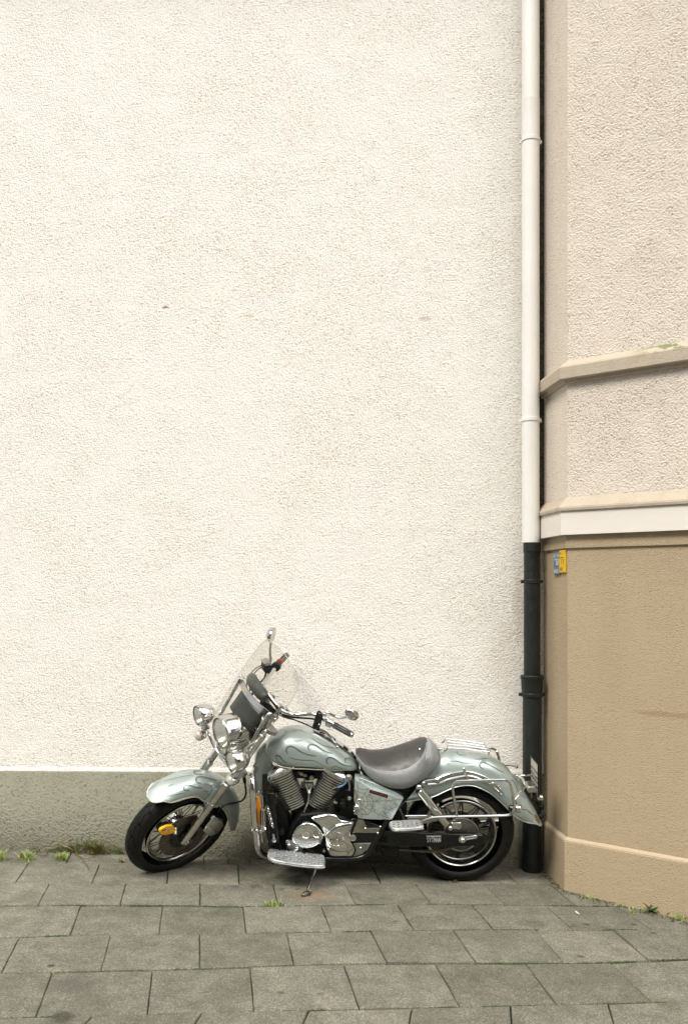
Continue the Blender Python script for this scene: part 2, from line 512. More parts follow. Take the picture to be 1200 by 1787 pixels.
def black_pipe():
    t = NT('black_pipe_paint'); c = t.coord()
    n = t.noise(c, 9, 4)
    t.setp(color=t.ramp(n, [(0.35, (0.005, 0.008, 0.0075)), (0.72, (0.011, 0.0145, 0.0135))]), rough=t.ramp(t.noise(c, 26, 3), [(0.3, 0.38), (0.7, 0.58)]),
           normal=t.bump(t.noise(c, 60, 3), 0.12, 0.004))
    return t.m
MT['pipe_black'] = black_pipe()
MT['sign_blue'] = plain('blue_grey_sign', (0.15, 0.20, 0.27), 0.4, 0.0, 0.08, 30)
MT['sign_yellow'] = plain('yellow_sign', (0.76, 0.47, 0.012), 0.4, 0.0, 0.08, 30)

# paving
FOOT = ground(534, 1565)
def slab_mat():
    t = NT('grey_concrete_slab'); c = t.coord()
    oi = t.n('ObjectInfo').outputs['Random']
    fine = t.noise(c, 260, 2, 0.7)
    agg = t.n('TexVoronoi', Scale=170.0); t.l(c, agg.inputs['Vector'])
    med = t.noise(c, 9, 4, 0.6)
    col = t.ramp(fine, [(0.30, (0.096, 0.092, 0.074)), (0.52, (0.186, 0.18, 0.147)), (0.74, (0.36, 0.35, 0.30))])
    ag = t.ramp(agg.outputs['Color'], [(0.2, (0.105, 0.10, 0.08)), (0.55, (0.18, 0.173, 0.14)), (0.9, (0.36, 0.35, 0.305))])
    col = t.mix(0.5, col, ag)
    tone = t.ramp(med, [(0.30, 0.70), (0.70, 1.10)])
    col = t.mix(1.0, col, tone, 'MULTIPLY')
    rnd = t.ramp(oi, [(0.0, (0.80, 0.81, 0.76)), (0.5, (0.95, 0.95, 0.90)), (1.0, (1.10, 1.09, 1.02))])
    col = t.mix(1.0, col, rnd, 'MULTIPLY')
    # green film of algae towards the wall and in patches
    alg = t.ramp(t.noise(c, 3.1, 4), [(0.5, 0.0), (0.75, 1.0)])
    col = t.mix(t.math('MULTIPLY', alg, 0.35), col, (0.085, 0.092, 0.055))
    # spilt and trodden marks
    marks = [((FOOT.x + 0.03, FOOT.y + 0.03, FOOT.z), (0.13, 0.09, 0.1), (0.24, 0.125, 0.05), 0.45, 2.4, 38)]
    for (px, py, rx, ry, cc, f) in ((110, 1776, 0.06, 0.07, (0.045, 0.038, 0.028), 0.75), (90, 1685, 0.022, 0.018, (0.03, 0.03, 0.028), 0.8), (490, 1733, 0.020, 0.018, (0.04, 0.04, 0.036), 0.6),
                                    (1013, 1669, 0.022, 0.018, (0.03, 0.03, 0.028), 0.8), (1023, 1613, 0.022, 0.02, (0.03, 0.03, 0.028), 0.75), (1106, 1613, 0.02, 0.02, (0.03, 0.03, 0.028), 0.75),
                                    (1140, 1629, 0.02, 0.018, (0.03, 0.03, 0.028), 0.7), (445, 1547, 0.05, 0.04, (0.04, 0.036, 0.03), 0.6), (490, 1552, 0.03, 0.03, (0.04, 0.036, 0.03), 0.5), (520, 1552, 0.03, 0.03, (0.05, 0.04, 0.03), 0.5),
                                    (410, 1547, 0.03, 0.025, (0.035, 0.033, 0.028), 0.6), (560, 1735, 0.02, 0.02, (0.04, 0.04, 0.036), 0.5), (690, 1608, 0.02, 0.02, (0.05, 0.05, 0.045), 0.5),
                                    (130, 1720, 0.16, 0.12, (0.07, 0.068, 0.058), 0.45), (160, 1745, 0.12, 0.08, (0.09, 0.08, 0.06), 0.35), (930, 1612, 0.09, 0.07, (0.06, 0.058, 0.05), 0.4)):
        g = ground(px, py)
        marks.append(((g.x, g.y, g.z), (rx, ry, 0.1), cc, f, 0.7, 45))
    wn_ = t.noise(c, 42, 4)
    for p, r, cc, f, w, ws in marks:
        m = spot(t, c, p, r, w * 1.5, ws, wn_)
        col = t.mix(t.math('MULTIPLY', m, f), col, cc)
    h = t.math('ADD', fine, t.math('MULTIPLY', agg.outputs['Distance'], -0.8))
    t.setp(color=col, rough=0.88, spec=0.25, normal=t.bump(t.noise(c, 14, 4), 0.25, 0.01, t.bump(h, 0.55, 0.004)))
    return t.m
MT['slab'] = slab_mat()
def joint_mat():
    t = NT('mossy_joint_soil'); c = t.coord()
    n = t.noise(c, 24, 5, 0.6)
    g = t.ramp(t.noise(c, 4.2, 3), [(0.45, 0.0), (0.62, 1.0)])
    soil = t.ramp(n, [(0.3, (0.028, 0.025, 0.017)), (0.7, (0.08, 0.072, 0.052))])
    moss = t.ramp(n, [(0.3, (0.022, 0.034, 0.010)), (0.7, (0.065, 0.09, 0.025))])
    t.setp(color=t.mix(g, soil, moss), rough=0.95, normal=t.bump(t.noise(c, 90, 3), 0.8, 0.01))
    return t.m
MT['joint'] = joint_mat()
MT['asphalt'] = plain('asphalt', (0.075, 0.073, 0.068), 0.9, 0.0, 0.25, 40, 0.6)
def leaf_mat(name, a, b):
    t = NT(name); c = t.coord()
    t.setp(color=t.ramp(t.noise(c, 35, 3), [(0.35, a), (0.68, b)]), rough=0.55, spec=0.3)
    return t.m
MT['grass'] = leaf_mat('green_grass_blade', (0.12, 0.20, 0.04), (0.32, 0.40, 0.12))
MT['grass_dry'] = leaf_mat('dry_grass_blade', (0.34, 0.21, 0.09), (0.58, 0.46, 0.24))
MT['leaf'] = leaf_mat('dark_green_leaf', (0.04, 0.10, 0.025), (0.10, 0.18, 0.05))
MT['leaf_brown'] = leaf_mat('dead_leaf', (0.07, 0.03, 0.014), (0.15, 0.07, 0.03))
MT['paper'] = plain('white_scrap', (0.72, 0.72, 0.70), 0.6, 0.0, 0.05, 40)
MT['opp_wall'] = plain('grey_house_front', (0.25, 0.235, 0.21), 0.9, 0.0, 0.1, 2)
MT['opp_roof'] = plain('dark_roof_tiles', (0.07, 0.05, 0.045), 0.8, 0.0, 0.2, 4)
MT['opp_frame'] = plain('white_window_frame', (0.7, 0.7, 0.68), 0.5, 0.0, 0.05, 4)
MT['opp_glass'] = plain('dark_window_glass', (0.02, 0.025, 0.03), 0.08, 0.0, 0.1, 4)
MT['soil'] = plain('dry_soil_crumb', (0.085, 0.07, 0.045), 0.95, 0.0, 0.35, 60)
MT['rim'] = plain('satin_chrome_rim', (0.50, 0.495, 0.46), 0.16, 1.0, 0.1, 25)
MT['hub_grey'] = plain('dark_cast_hub', (0.15, 0.145, 0.125), 0.45, 0.8, 0.25, 40)
MT['fin'] = plain('fin_alloy', (0.70, 0.70, 0.66), 0.33, 1.0, 0.1, 30)
MT['dull_alloy2'] = plain('matt_board_alloy', (0.50, 0.51, 0.50), 0.5, 0.6, 0.15, 60)
MT['board'] = plain('matt_checker_alloy', (0.50, 0.52, 0.53), 0.42, 0.75, 0.15, 60)
MT['tan_edge'] = stucco('pale_tan_plinth_edge', (0.48, 0.39, 0.275), (0.36, 0.28, 0.19), 140, 0.3, (0.33, 0.42), 0.05)
MT['moss'] = leaf_mat('dark_joint_moss', (0.022, 0.034, 0.010), (0.06, 0.08, 0.022))
def lens_mat():
    t = NT('fluted_clear_glass')
    tr = t.n('BsdfTransparent'); tr.inputs[0].default_value = (0.93, 0.93, 0.90, 1)
    c_ = t.coord()
    t.setp(color=(0.75, 0.75, 0.70), rough=0.10, normal=t.bump(t.noise(c_, 160, 2), 0.3, 0.003))
    mx = t.n('MixShader'); mx.inputs[0].default_value = 0.30
    t.l(tr.outputs[0], mx.inputs[1]); t.l(t.b.outputs[0], mx.inputs[2]); t.l(mx.outputs[0], t.out.inputs['Surface'])
    return t.m
MT['lens_clear'] = lens_mat()
MT['reflector'] = plain('lamp_reflector', (0.72, 0.72, 0.68), 0.18, 1.0, 0.1, 40)
# ================================================================== THE SETTING
# ------------------------------------------------------------------ road and pavement
road = Mb()
for (y0, y1) in ((-60, 2.35),):
    road.add([V((x, y, gz(x) - 0.16)) for x, y in ((-70, y0), (70, y0), (70, y1), (-70, y1))], [(0, 1, 2, 3)])
tag(road.build('road', MT['asphalt'], None, 0), kind='structure')
base = Mb()
base.add([V((x, y, gz(x) - 0.018)) for x, y in ((-9, 2.35), (9, 2.35), (9, 6.3), (-9, 6.3))] + [V((x, y, gz(x) - 0.4)) for x, y in ((-9, 2.35), (9, 2.35))], [(0, 1, 2, 3), (0, 4, 5, 1)])
pavement = tag(base.build('pavement', MT['joint'], None, 0), kind='structure')

LINES = [
    [(-400, 1502), (0, 1505.5), (173, 1507), (415, 1509), (700, 1511.5), (900, 1513)],
    [(-400, 1540), (0, 1541), (350, 1543), (700, 1542), (980, 1542.7), (1400, 1544)],
    [(-400, 1583), (0, 1581), (209, 1579.5), (349, 1581.5), (424, 1583), (560, 1580.5), (692, 1577.5), (822, 1578.5), (950, 1580), (1100, 1582), (1500, 1586)],
    [(-400, 1646), (0, 1637), (122, 1632.5), (278, 1631), (429, 1629), (578, 1626), (723, 1624.5), (862, 1623), (1000, 1622.5), (1135, 1623), (1500, 1624)],
    [(-400, 1708), (0, 1698.5), (176, 1694.5), (348, 1691.5), (513, 1684.5), (675, 1680.5), (825, 1681.5), (984, 1681.5), (1065, 1680), (1132, 1676), (1500, 1666)],
    [(-400, 1788), (0, 1778), (62, 1776), (257, 1771), (443, 1766.5), (627, 1761), (803, 1758), (972, 1755), (1137, 1750), (1500, 1740)],
]
def line_y(i, x): return lerpt(x, [p[0] for p in LINES[i]], [p[1] for p in LINES[i]])
JOINTS = [
    [(-75, -107), (50, 27), (174, 160), (294, 291), (415, 417), (532, 541), (648, 665), (760, 784), (869, 902), (975, 1012)],
    [(-182, -222), (-45, -77), (87, 66), (220, 209), (349, 349), (476.5, 485.5), (601, 621), (724, 752), (843, 880), (958, 1003), (1016, 1050), (1120, 1165)],
    [(-150, -192), (0, -33), (141, 122), (284, 277), (424, 429), (560, 578), (692, 723), (823, 862), (950, 1000), (1075, 1137), (1198, 1272), (1320, 1406)],
    [(-290, -350), (-125, -172), (34, 2), (193, 176), (348, 348), (500, 513), (646, 675), (790, 831), (934, 984), (1069, 1132), (1200, 1278), (1330, 1424)],
    [(-262, -330), (-84, -134), (92, 62), (266, 257), (436, 443), (599, 627), (759, 803), (916, 972), (1063, 1137), (1208, 1300), (1350, 1460)],
]
def make_slab(quad, inset=0.0030, far=0.003, near=0.003):
    """four ground corners in order -> one bevelled slab with slightly worn edges"""
    c = sum(quad, V((0, 0, 0))) / 4
    dz = random.uniform(-0.0022, 0.0022)
    tx, ty = random.uniform(-0.004, 0.004), random.uniform(-0.004, 0.004)
    ring = []
    ins = [far, inset, near, inset]
    for i in range(4):
        a, b = quad[i], quad[(i + 1) % 4]
        for k in range(5):
            p = a.lerp(b, k / 5)
            d = (c - p)
            e = (b - a).normalized()
            n = V((-e.y, e.x, 0))
            if n.dot(c - a) < 0: n = -n
            if k == 0:
                e0 = (a - quad[i - 1]).normalized()
                n0 = V((-e0.y, e0.x, 0))
                if n0.dot(c - a) < 0: n0 = -n0
                p = p + n * ins[i] + n0 * ins[i - 1]
                out = (n + n0).normalized() * 1.2
            else:
                p = p + n * (ins[i] + random.uniform(-0.0014, 0.0014))
                out = n
            ring.append((p, out))
    def z(p, h): return V((p.x, p.y, gz(p.x) + dz + (p.x - c.x) * tx + (p.y - c.y) * ty + h))
    m = Mb()
    chip = [random.uniform(0.003, 0.006) for _ in ring]
    m.rings([[z(p, -0.05) for p, o in ring], [z(p, -0.0045) for p, o in ring], [z(p + o * (chip[i] * 0.5), -0.0012) for i, (p, o) in enumerate(ring)], [z(p + o * chip[i], 0.0) for i, (p, o) in enumerate(ring)]], True, (False, True))
    return m.build('paving_slab', MT['slab'], pavement, 25)
GAP = [0.004, 0.003, 0.010, 0.006, 0.011, 0.008]
for r, js in enumerate(JOINTS):
    for j in range(len(js) - 1):
        (ta, ba), (tb, bb) = js[j], js[j + 1]
        quad = [ground(ta, line_y(r, ta)), ground(tb, line_y(r, tb)), ground(bb, line_y(r + 1, bb)), ground(ba, line_y(r + 1, ba))]
        make_slab(quad, random.choice((0.0012, 0.002, 0.003)), GAP[r], GAP[r + 1])
# the courses nearer the camera, below the picture's edge, run on at the same size
prev = [(x, line_y(5, x)) for x in (-330, -150, -27, 161, 352, 538, 718, 890, 1060, 1230, 1400)]
prev[0] = (-400, 1788)
course = [ground(x, line_y(5, x)) for x in (-215, -27, 161, 352, 538, 718, 890, 1060, 1230, 1400)]
step = V((-0.062, -0.415, 0))
for k in range(4):
    nxt = [p + step for p in course]
    for j in range(len(course) - 1):
        make_slab([course[j], course[j + 1], nxt[j + 1], nxt[j]])
    sh = (nxt[1] - nxt[0]) * 0.5
    course = [p + sh for p in nxt]
# strip of small setts along the foot of the wall
x = -120.0
while x < 700:
    w = (41 if x > 345 else 118) + random.uniform(-3, 4)
    if x > 690: break
    yb0, yb1 = line_y(0, x), line_y(0, x + w)
    q = [ground(x, yb0), ground(x + w, yb1)]
    top = [V((p_.x - 0.1476 * (min(WALL_Y - 0.004, p_.y + 0.30) - p_.y), min(WALL_Y - 0.004, p_.y + 0.30), 0)) for p_ in q]
    if top[0].y - q[0].y > 0.03:
        make_slab([top[0], top[1], q[1], q[0]], 0.002, 0.004, 0.003)
    x += w

# added unseen house front: cuts the low sky and shows in chrome reflections
opp = thing('added_house_front', 'added grey house front behind the camera, out of view, cutting the low sky and mirrored in the chrome', 'added building', Matrix.Translation((0, -9.5, gz(0) - 0.1)))
m = Mb(); m.box(V((0, -11.5, 3.2)), V((1, 0, 0)), V((0, 1, 0)), V((0, 0, 1)), 22, 2, 4.6); m.build('facade', MT['opp_wall'], opp, 0)
m = Mb(); m.prism([V((-22.3, -9.2, 7.8)), V((-22.3, -13.8, 7.8)), V((-22.3, -11.5, 10.2))], V((44.6, 0, 0))); m.build('roof', MT['opp_roof'], opp, 0)
for k in range(10):
    for zc in (1.7, 5.0):
        m = Mb(); m.box(V((-18 + 4.0 * k, -9.49, zc)), V((1, 0, 0)), V((0, 1, 0)), V((0, 0, 1)), 0.6, 0.04, 0.8); wdw = m.build('window', MT['opp_frame'], opp, 0)
        m = Mb(); m.box(V((-18 + 4.0 * k, -9.47, zc)), V((1, 0, 0)), V((0, 1, 0)), V((0, 0, 1)), 0.52, 0.035, 0.72); m.build('pane', MT['opp_glass'], wdw, 0)
# ------------------------------------------------------------------ the white house wall
def plinth_z(x):                     # the plinth line falls a little with the street
    px = 600 + FPX * x / WALL_Y
    return CAMZ + (HORIZON - (1346.8 + 0.006 * px)) * WALL_Y / FPX
XL, XR = -6.0, 1.34
house = thing('house_wall', 'tall white roughcast house wall with grey-olive plinth behind the motorcycle', 'wall', Matrix.Translation((0, WALL_Y, gz(0))))
m = Mb()
n = 24
xs = [XL + (XR - XL) * i / n for i in range(n + 1)]
m.rings([[V((x, WALL_Y, plinth_z(x) + 0.006)) for x in xs], [V((x, WALL_Y, 8.5)) for x in xs], [V((x, WALL_Y + 0.3, 8.5)) for x in xs], [V((x, WALL_Y + 0.3, plinth_z(x) + 0.006)) for x in xs]], False)
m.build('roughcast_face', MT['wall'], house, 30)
m = Mb()
nd = 260
xd = [XL + (XR - XL) * i / nd for i in range(nd + 1)]
jt = [random.uniform(-0.0016, 0.0016) for _ in xd]
tp = [random.uniform(-0.004, 0.004) for _ in xd]
m.rings([[V((x, WALL_Y + 0.01, plinth_z(x) + jt[i])) for i, x in enumerate(xd)], [V((x, WALL_Y - 0.0035, plinth_z(x) + jt[i] + 0.001)) for i, x in enumerate(xd)],
         [V((x, WALL_Y - 0.0035, plinth_z(x) + 0.016)) for x in xd], [V((x, WALL_Y - 0.0005, plinth_z(x) + 0.030 + tp[i])) for i, x in enumerate(xd)], [V((x, WALL_Y + 0.003, plinth_z(x) + 0.034 + tp[i])) for i, x in enumerate(xd)]], False)
m.build('drip_edge', MT['wall_edge'], house, 50)
m = Mb()
m.rings([[V((x, WALL_Y - 0.002, gz(x) - 0.3)) for x in xs], [V((x, WALL_Y - 0.002, plinth_z(x) + 0.004)) for x in xs]], False)
m.build('plinth', MT['plinth'], house, 30, solid=0.05, solid_off=1)
# added roof overhang, out of view, to shade the head of the wall
m = Mb(); m.box(V(((XL + XR) / 2, WALL_Y - 0.27, 6.75)), V((1, 0, 0)), V((0, 1, 0)), V((0, 0, 1)), (XR - XL) / 2, 0.30, 0.06); m.build('added_eaves', MT['band'], house, 0)
m = Mb(); m.tube([V((XL, WALL_Y - 0.63, 6.76)), V((XR, WALL_Y - 0.63, 6.76))], 0.06, 12); m.build('added_gutter', MT['pipe_white'], house)
# dark speckled strip in the corner behind the pipe
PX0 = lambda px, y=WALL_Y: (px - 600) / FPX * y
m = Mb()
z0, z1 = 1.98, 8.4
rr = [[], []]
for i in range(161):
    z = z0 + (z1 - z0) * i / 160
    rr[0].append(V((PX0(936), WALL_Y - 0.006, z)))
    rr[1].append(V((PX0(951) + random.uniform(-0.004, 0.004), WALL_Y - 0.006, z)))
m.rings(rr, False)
m.build('corner_strip', MT['corner_dark'], house, 0, solid=0.004, solid_off=0)

# ------------------------------------------------------------------ the bay of the next house
P0 = V((PX0(948), WALL_Y + 0.02, 0))
P1 = ground(990, 1553); P1.z = 0
P2 = ground(1200, 1605); P2.z = 0
P3 = P2 + (P2 - P1) * 1.1
P4 = P3 + V((1.6, 0, 0))
POLY = [P0, P1, P2, P3, P4]
def offset_poly(d):
    out = []
    nr = []
    for a, b in zip(POLY, POLY[1:]):
        e = (b - a).normalized(); nr.append(V((e.y, -e.x, 0)))
    for k in range(len(nr)):
        if nr[k].y > 0 or (abs(nr[k].y) < 0.3 and nr[k].x > 0): nr[k] = -nr[k]
    for i, p in enumerate(POLY):
        if i == 0: out.append(p + nr[0] * d)
        elif i == len(POLY) - 1: out.append(p + nr[-1] * d)
        else:
            b = (nr[i - 1] + nr[i]).normalized()
            out.append(p + b * (d / max(0.3, b.dot(nr[i]))))
    return out
def sweep(prof):
    m = Mb()
    m.rings([[V((p.x, p.y, z)) for p in offset_poly(d)] for d, z in prof], False)
    return m
bay = thing('bay_front', 'angled bay of the neighbouring house, cream above and tan below, beside the drainpipe', 'wall', Matrix.Translation(P1 + V((0, 0, gz(P1.x)))))
sweep([(0, -0.6), (0, 1.93)]).build('tan_wall', MT['bay_lower'], bay, 20)
sweep([(0.022, -0.6), (0.022, 0.203), (0.018, 0.212), (0.0015, 0.226)]).build('plinth', MT['bay_lower'], bay, 20)
sweep([(0.0195, 0.2105), (0.0185, 0.2135), (0.004, 0.2275)]).build('plinth_edge', MT['tan_edge'], bay, 0, solid=0.002)
sweep([(0.001, 1.888), (0.014, 1.893), (0.014, 1.99)]).build('tan_lip', MT['bay_lower'], bay, 20)
sweep([(0.010, 1.9675), (0.046, 1.967), (0.047, 2.1035)]).build('cream_band', MT['band'], bay, 20)
sweep([(0.04, 2.104), (0.059, 2.1045), (0.061, 2.118), (0.058, 2.128), (0.003, 2.187)]).build('lower_sill', MT['sill'], bay, 20)
up = Mb()
up.rings([[V((p.x, p.y, z)) for p in POLY[1:]] for z in (2.15, 9.0)], False)
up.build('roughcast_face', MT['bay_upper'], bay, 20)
up = Mb()
up.rings([[V((p.x, p.y, z)) for p in (P0, P1)] for z in (2.15, 9.0)], False)
up.build('smooth_return', MT['bay_smooth'], bay, 20)
sweep([(0.0, 2.838), (0.02, 2.842), (0.022, 2.858), (0.052, 2.862), (0.054, 2.925), (0.048, 2.935), (0.002, 2.972)]).build('upper_sill', MT['sill'], bay, 20)

# ------------------------------------------------------------------ drainpipes
PC = V((PX0(925.5, 5.82), 5.82, 0))
white = thing('downpipe', 'long white plastic downpipe in the corner, above the black pipe', 'drainpipe', Matrix.Translation((PC.x, PC.y, 1.94)))
zz = lambda py, y=5.82: CAMZ + (HORIZON - py) * y / FPX
m = Mb(); m.lathe(V((PC.x, PC.y, 0)), V((0, 0, 1)), [(zz(947), 0.0535), (8.4, 0.0535)], 28); m.build('pipe', MT['pipe_white'], white)
m = Mb(); m.lathe(V((PC.x, PC.y, 0)), V((0, 0, 1)), [(zz(247), 0.0535), (zz(246.5), 0.0548), (zz(176), 0.0548), (zz(175), 0.0552), (zz(174), 0.0552), (zz(173.5), 0.0535)], 28); m.build('socket', MT['pipe_white'], white, 20)
for py in (245, 733):
    m = Mb(); z = zz(py)
    m.lathe(V((PC.x, PC.y, 0)), V((0, 0, 1)), [(z - 0.012, 0.0555), (z - 0.011, 0.0585), (z + 0.011, 0.0585), (z + 0.012, 0.0555)], 28)
    m.box(V((PC.x + 0.062, PC.y + 0.02, z)), V((1, 0, 0)), V((0, 1, 0)), V((0, 0, 1)), 0.009, 0.006, 0.011)
    m.box(V((PC.x - 0.060, PC.y + 0.02, z)), V((1, 0, 0)), V((0, 1, 0)), V((0, 0, 1)), 0.006, 0.006, 0.009)
    m.box(V((PC.x, PC.y + 0.068, z)), V((1, 0, 0)), V((0, 1, 0)), V((0, 0, 1)), 0.012, 0.02, 0.012)
    m.build('bracket', MT['pipe_white'], white, bevel=0.002)
BP = V((PX0(928, 5.81), 5.81, 0))
black = thing('standpipe', 'black painted drainpipe with collar standing in the corner by the tan wall', 'drainpipe', Matrix.Translation((BP.x, BP.y, gz(BP.x))))
Z = V((0, 0, 1))
m = Mb(); m.lathe(BP, Z, [(zz(948) - 1.33, 0.048), (zz(948), 0.048)], 28)
m.v = []; m.f = []
m.lathe(BP, Z, [(gz(BP.x) - 0.05, 0.0585), (zz(1185), 0.0575), (zz(1184), 0.0505), (zz(949), 0.0500)], 28); m.build('pipe', MT['pipe_black'], black)
m = Mb(); m.lathe(BP, Z, [(zz(964), 0.0500), (zz(963.5), 0.0535), (zz(948), 0.0535), (zz(947), 0.048)], 28); m.build('socket', MT['pipe_black'], black)
m = Mb(); m.lathe(BP, Z, [(zz(1216), 0.0575), (zz(1207), 0.0615), (zz(1200), 0.0655), (zz(1186), 0.0675), (zz(1184), 0.0715), (zz(1179.5), 0.0715), (zz(1178), 0.067), (zz(1178), 0.05)], 28); m.build('collar', MT['pipe_black'], black)
for py, rr_ in ((1015, 0.0545), (1212, 0.0665)):
    m = Mb(); z = zz(py)
    m.lathe(BP, Z, [(z - 0.012, rr_ - 0.004), (z - 0.011, rr_), (z + 0.011, rr_), (z + 0.012, rr_ - 0.004)], 28)
    for sx in (-1, 1):
        m.box(V((BP.x + sx * (rr_ + 0.005), BP.y + 0.012, z)), V((1, 0, 0)), V((0, 1, 0)), Z, 0.008, 0.010, 0.010)
        m.lathe(V((BP.x + sx * (rr_ + 0.006), BP.y + 0.004, z)), V((0, -1, 0)), [(0, 0.006), (0.008, 0.006), (0.011, 0.003)], 8)
    m.build('bracket', MT['pipe_black'], black, bevel=0.002)

# ------------------------------------------------------------------ utility marker plates on the bay return
E1 = (P1 - P0).normalized()
N1 = V((E1.y, -E1.x, 0))
if N1.x > 0: N1 = -N1
def facet(px, py, d=0.0):
    return on_plane(px, py, P0 + N1 * d, N1)
def marker(name, x0, x1, yt, yb, mat, ink, strokes, label):
    a, b = facet(x0, yt), facet(x1, yt)
    zt = (facet(x0, yt).z + facet(x1, yt - (x1 - x0) * 0.75).z) / 2
    zt = facet(x0, yt).z; zb = facet(x0, yb).z
    w = (b - a).dot(E1); h = zt - zb
    o = V((a.x, a.y, zb))
    root = thing(name, label, 'sign', Matrix.Translation(o + E1 * w * 0.5), 'marker plates on the tan bay wall')
    D = lambda u, v, d: o + E1 * (w * u) + Z * (h * v) + N1 * d
    m = Mb(); m.prism([D(0, 0, 0.001), D(1, 0, 0.001), D(1, 1, 0.001), D(0, 1, 0.001)], N1 * 0.012); pl = m.build('plate', mat, root, 0, bevel=0.003)
    m = Mb()
    for u0, v0, u1, v1 in strokes:
        m.prism([D(u0, v0, 0.0125), D(u1, v0, 0.0125), D(u1, v1, 0.0125), D(u0, v1, 0.0125)], N1 * 0.0014)
    tag(m.build('lettering', ink, root, 0), kind='stuff')
    m = Mb()
    for u, v in ((0.08, 0.05), (0.92, 0.05), (0.08, 0.95), (0.92, 0.95)):
        m.lathe(D(u, v, 0.012), N1, [(0, 0.0035), (0.003, 0.003)], 8)
    m.split('rivet', MT['dull_alloy'], root)
    return root
marker('marker_plate', 969, 978.6, 964.5, 1003, MT['sign_blue'], MT['white_ink'],
       [(0.06, 0.78, 0.14, 0.90), (0.20, 0.76, 0.30, 0.90), (0.30, 0.88, 0.40, 0.91), (0.52, 0.80, 0.92, 0.83), (0.62, 0.84, 0.72, 0.92), (0.82, 0.84, 0.92, 0.92),
        (0.08, 0.655, 0.92, 0.70), (0.46, 0.42, 0.56, 0.655), (0.56, 0.42, 0.78, 0.45), (0.68, 0.45, 0.78, 0.62), (0.86, 0.44, 0.95, 0.64),
        (0.15, 0.08, 0.25, 0.25), (0.25, 0.22, 0.42, 0.25), (0.25, 0.14, 0.42, 0.17), (0.34, 0.08, 0.42, 0.25), (0.55, 0.08, 0.64, 0.25), (0.64, 0.22, 0.82, 0.25), (0.74, 0.08, 0.82, 0.25), (0.64, 0.08, 0.74, 0.11)],
       'small blue-grey marker plate with white figures on the tan bay wall')
marker('marker_plate', 978.9, 988.6, 961, 1000, MT['sign_yellow'], MT['black_ink'],
       [(0.10, 0.82, 0.15, 0.91), (0.15, 0.885, 0.28, 0.905), (0.26, 0.82, 0.30, 0.885), (0.62, 0.80, 0.67, 0.84), (0.12, 0.655, 0.80, 0.685),
        (0.42, 0.42, 0.46, 0.60), (0.46, 0.585, 0.62, 0.60), (0.78, 0.43, 0.83, 0.61), (0.46, 0.42, 0.62, 0.435),
        (0.22, 0.10, 0.26, 0.24), (0.30, 0.10, 0.34, 0.24), (0.44, 0.10, 0.48, 0.24), (0.48, 0.22, 0.58, 0.24), (0.56, 0.10, 0.60, 0.24), (0.66, 0.07, 0.72, 0.09)],
       'small yellow marker plate with black figures on the tan bay wall')
# ================================================================== THE MOTORCYCLE
bike = thing('motorcycle', 'sage green cruiser motorcycle with flame paint and clear windshield on its side stand', 'motorcycle', BIKE_M)
BW = ROOTS[bike.name]
BWI = BW.inverted()

def disc(c, ax, r, n=20):
    x, y = perp(ax)
    return [c + (x * math.cos(2 * math.pi * k / n) + y * math.sin(2 * math.pi * k / n)) * r for k in range(n)]
def bolt(m, c, ax, r, h=0.006, n=10):
    m.lathe(c, ax, [(0, r), (h * 0.6, r), (h, r * 0.6)], n)
def PBs(pts, l): return [PB(x, y, l) for x, y in pts]
def PSs(pts, l): return [PS(x, y, l) for x, y in pts]

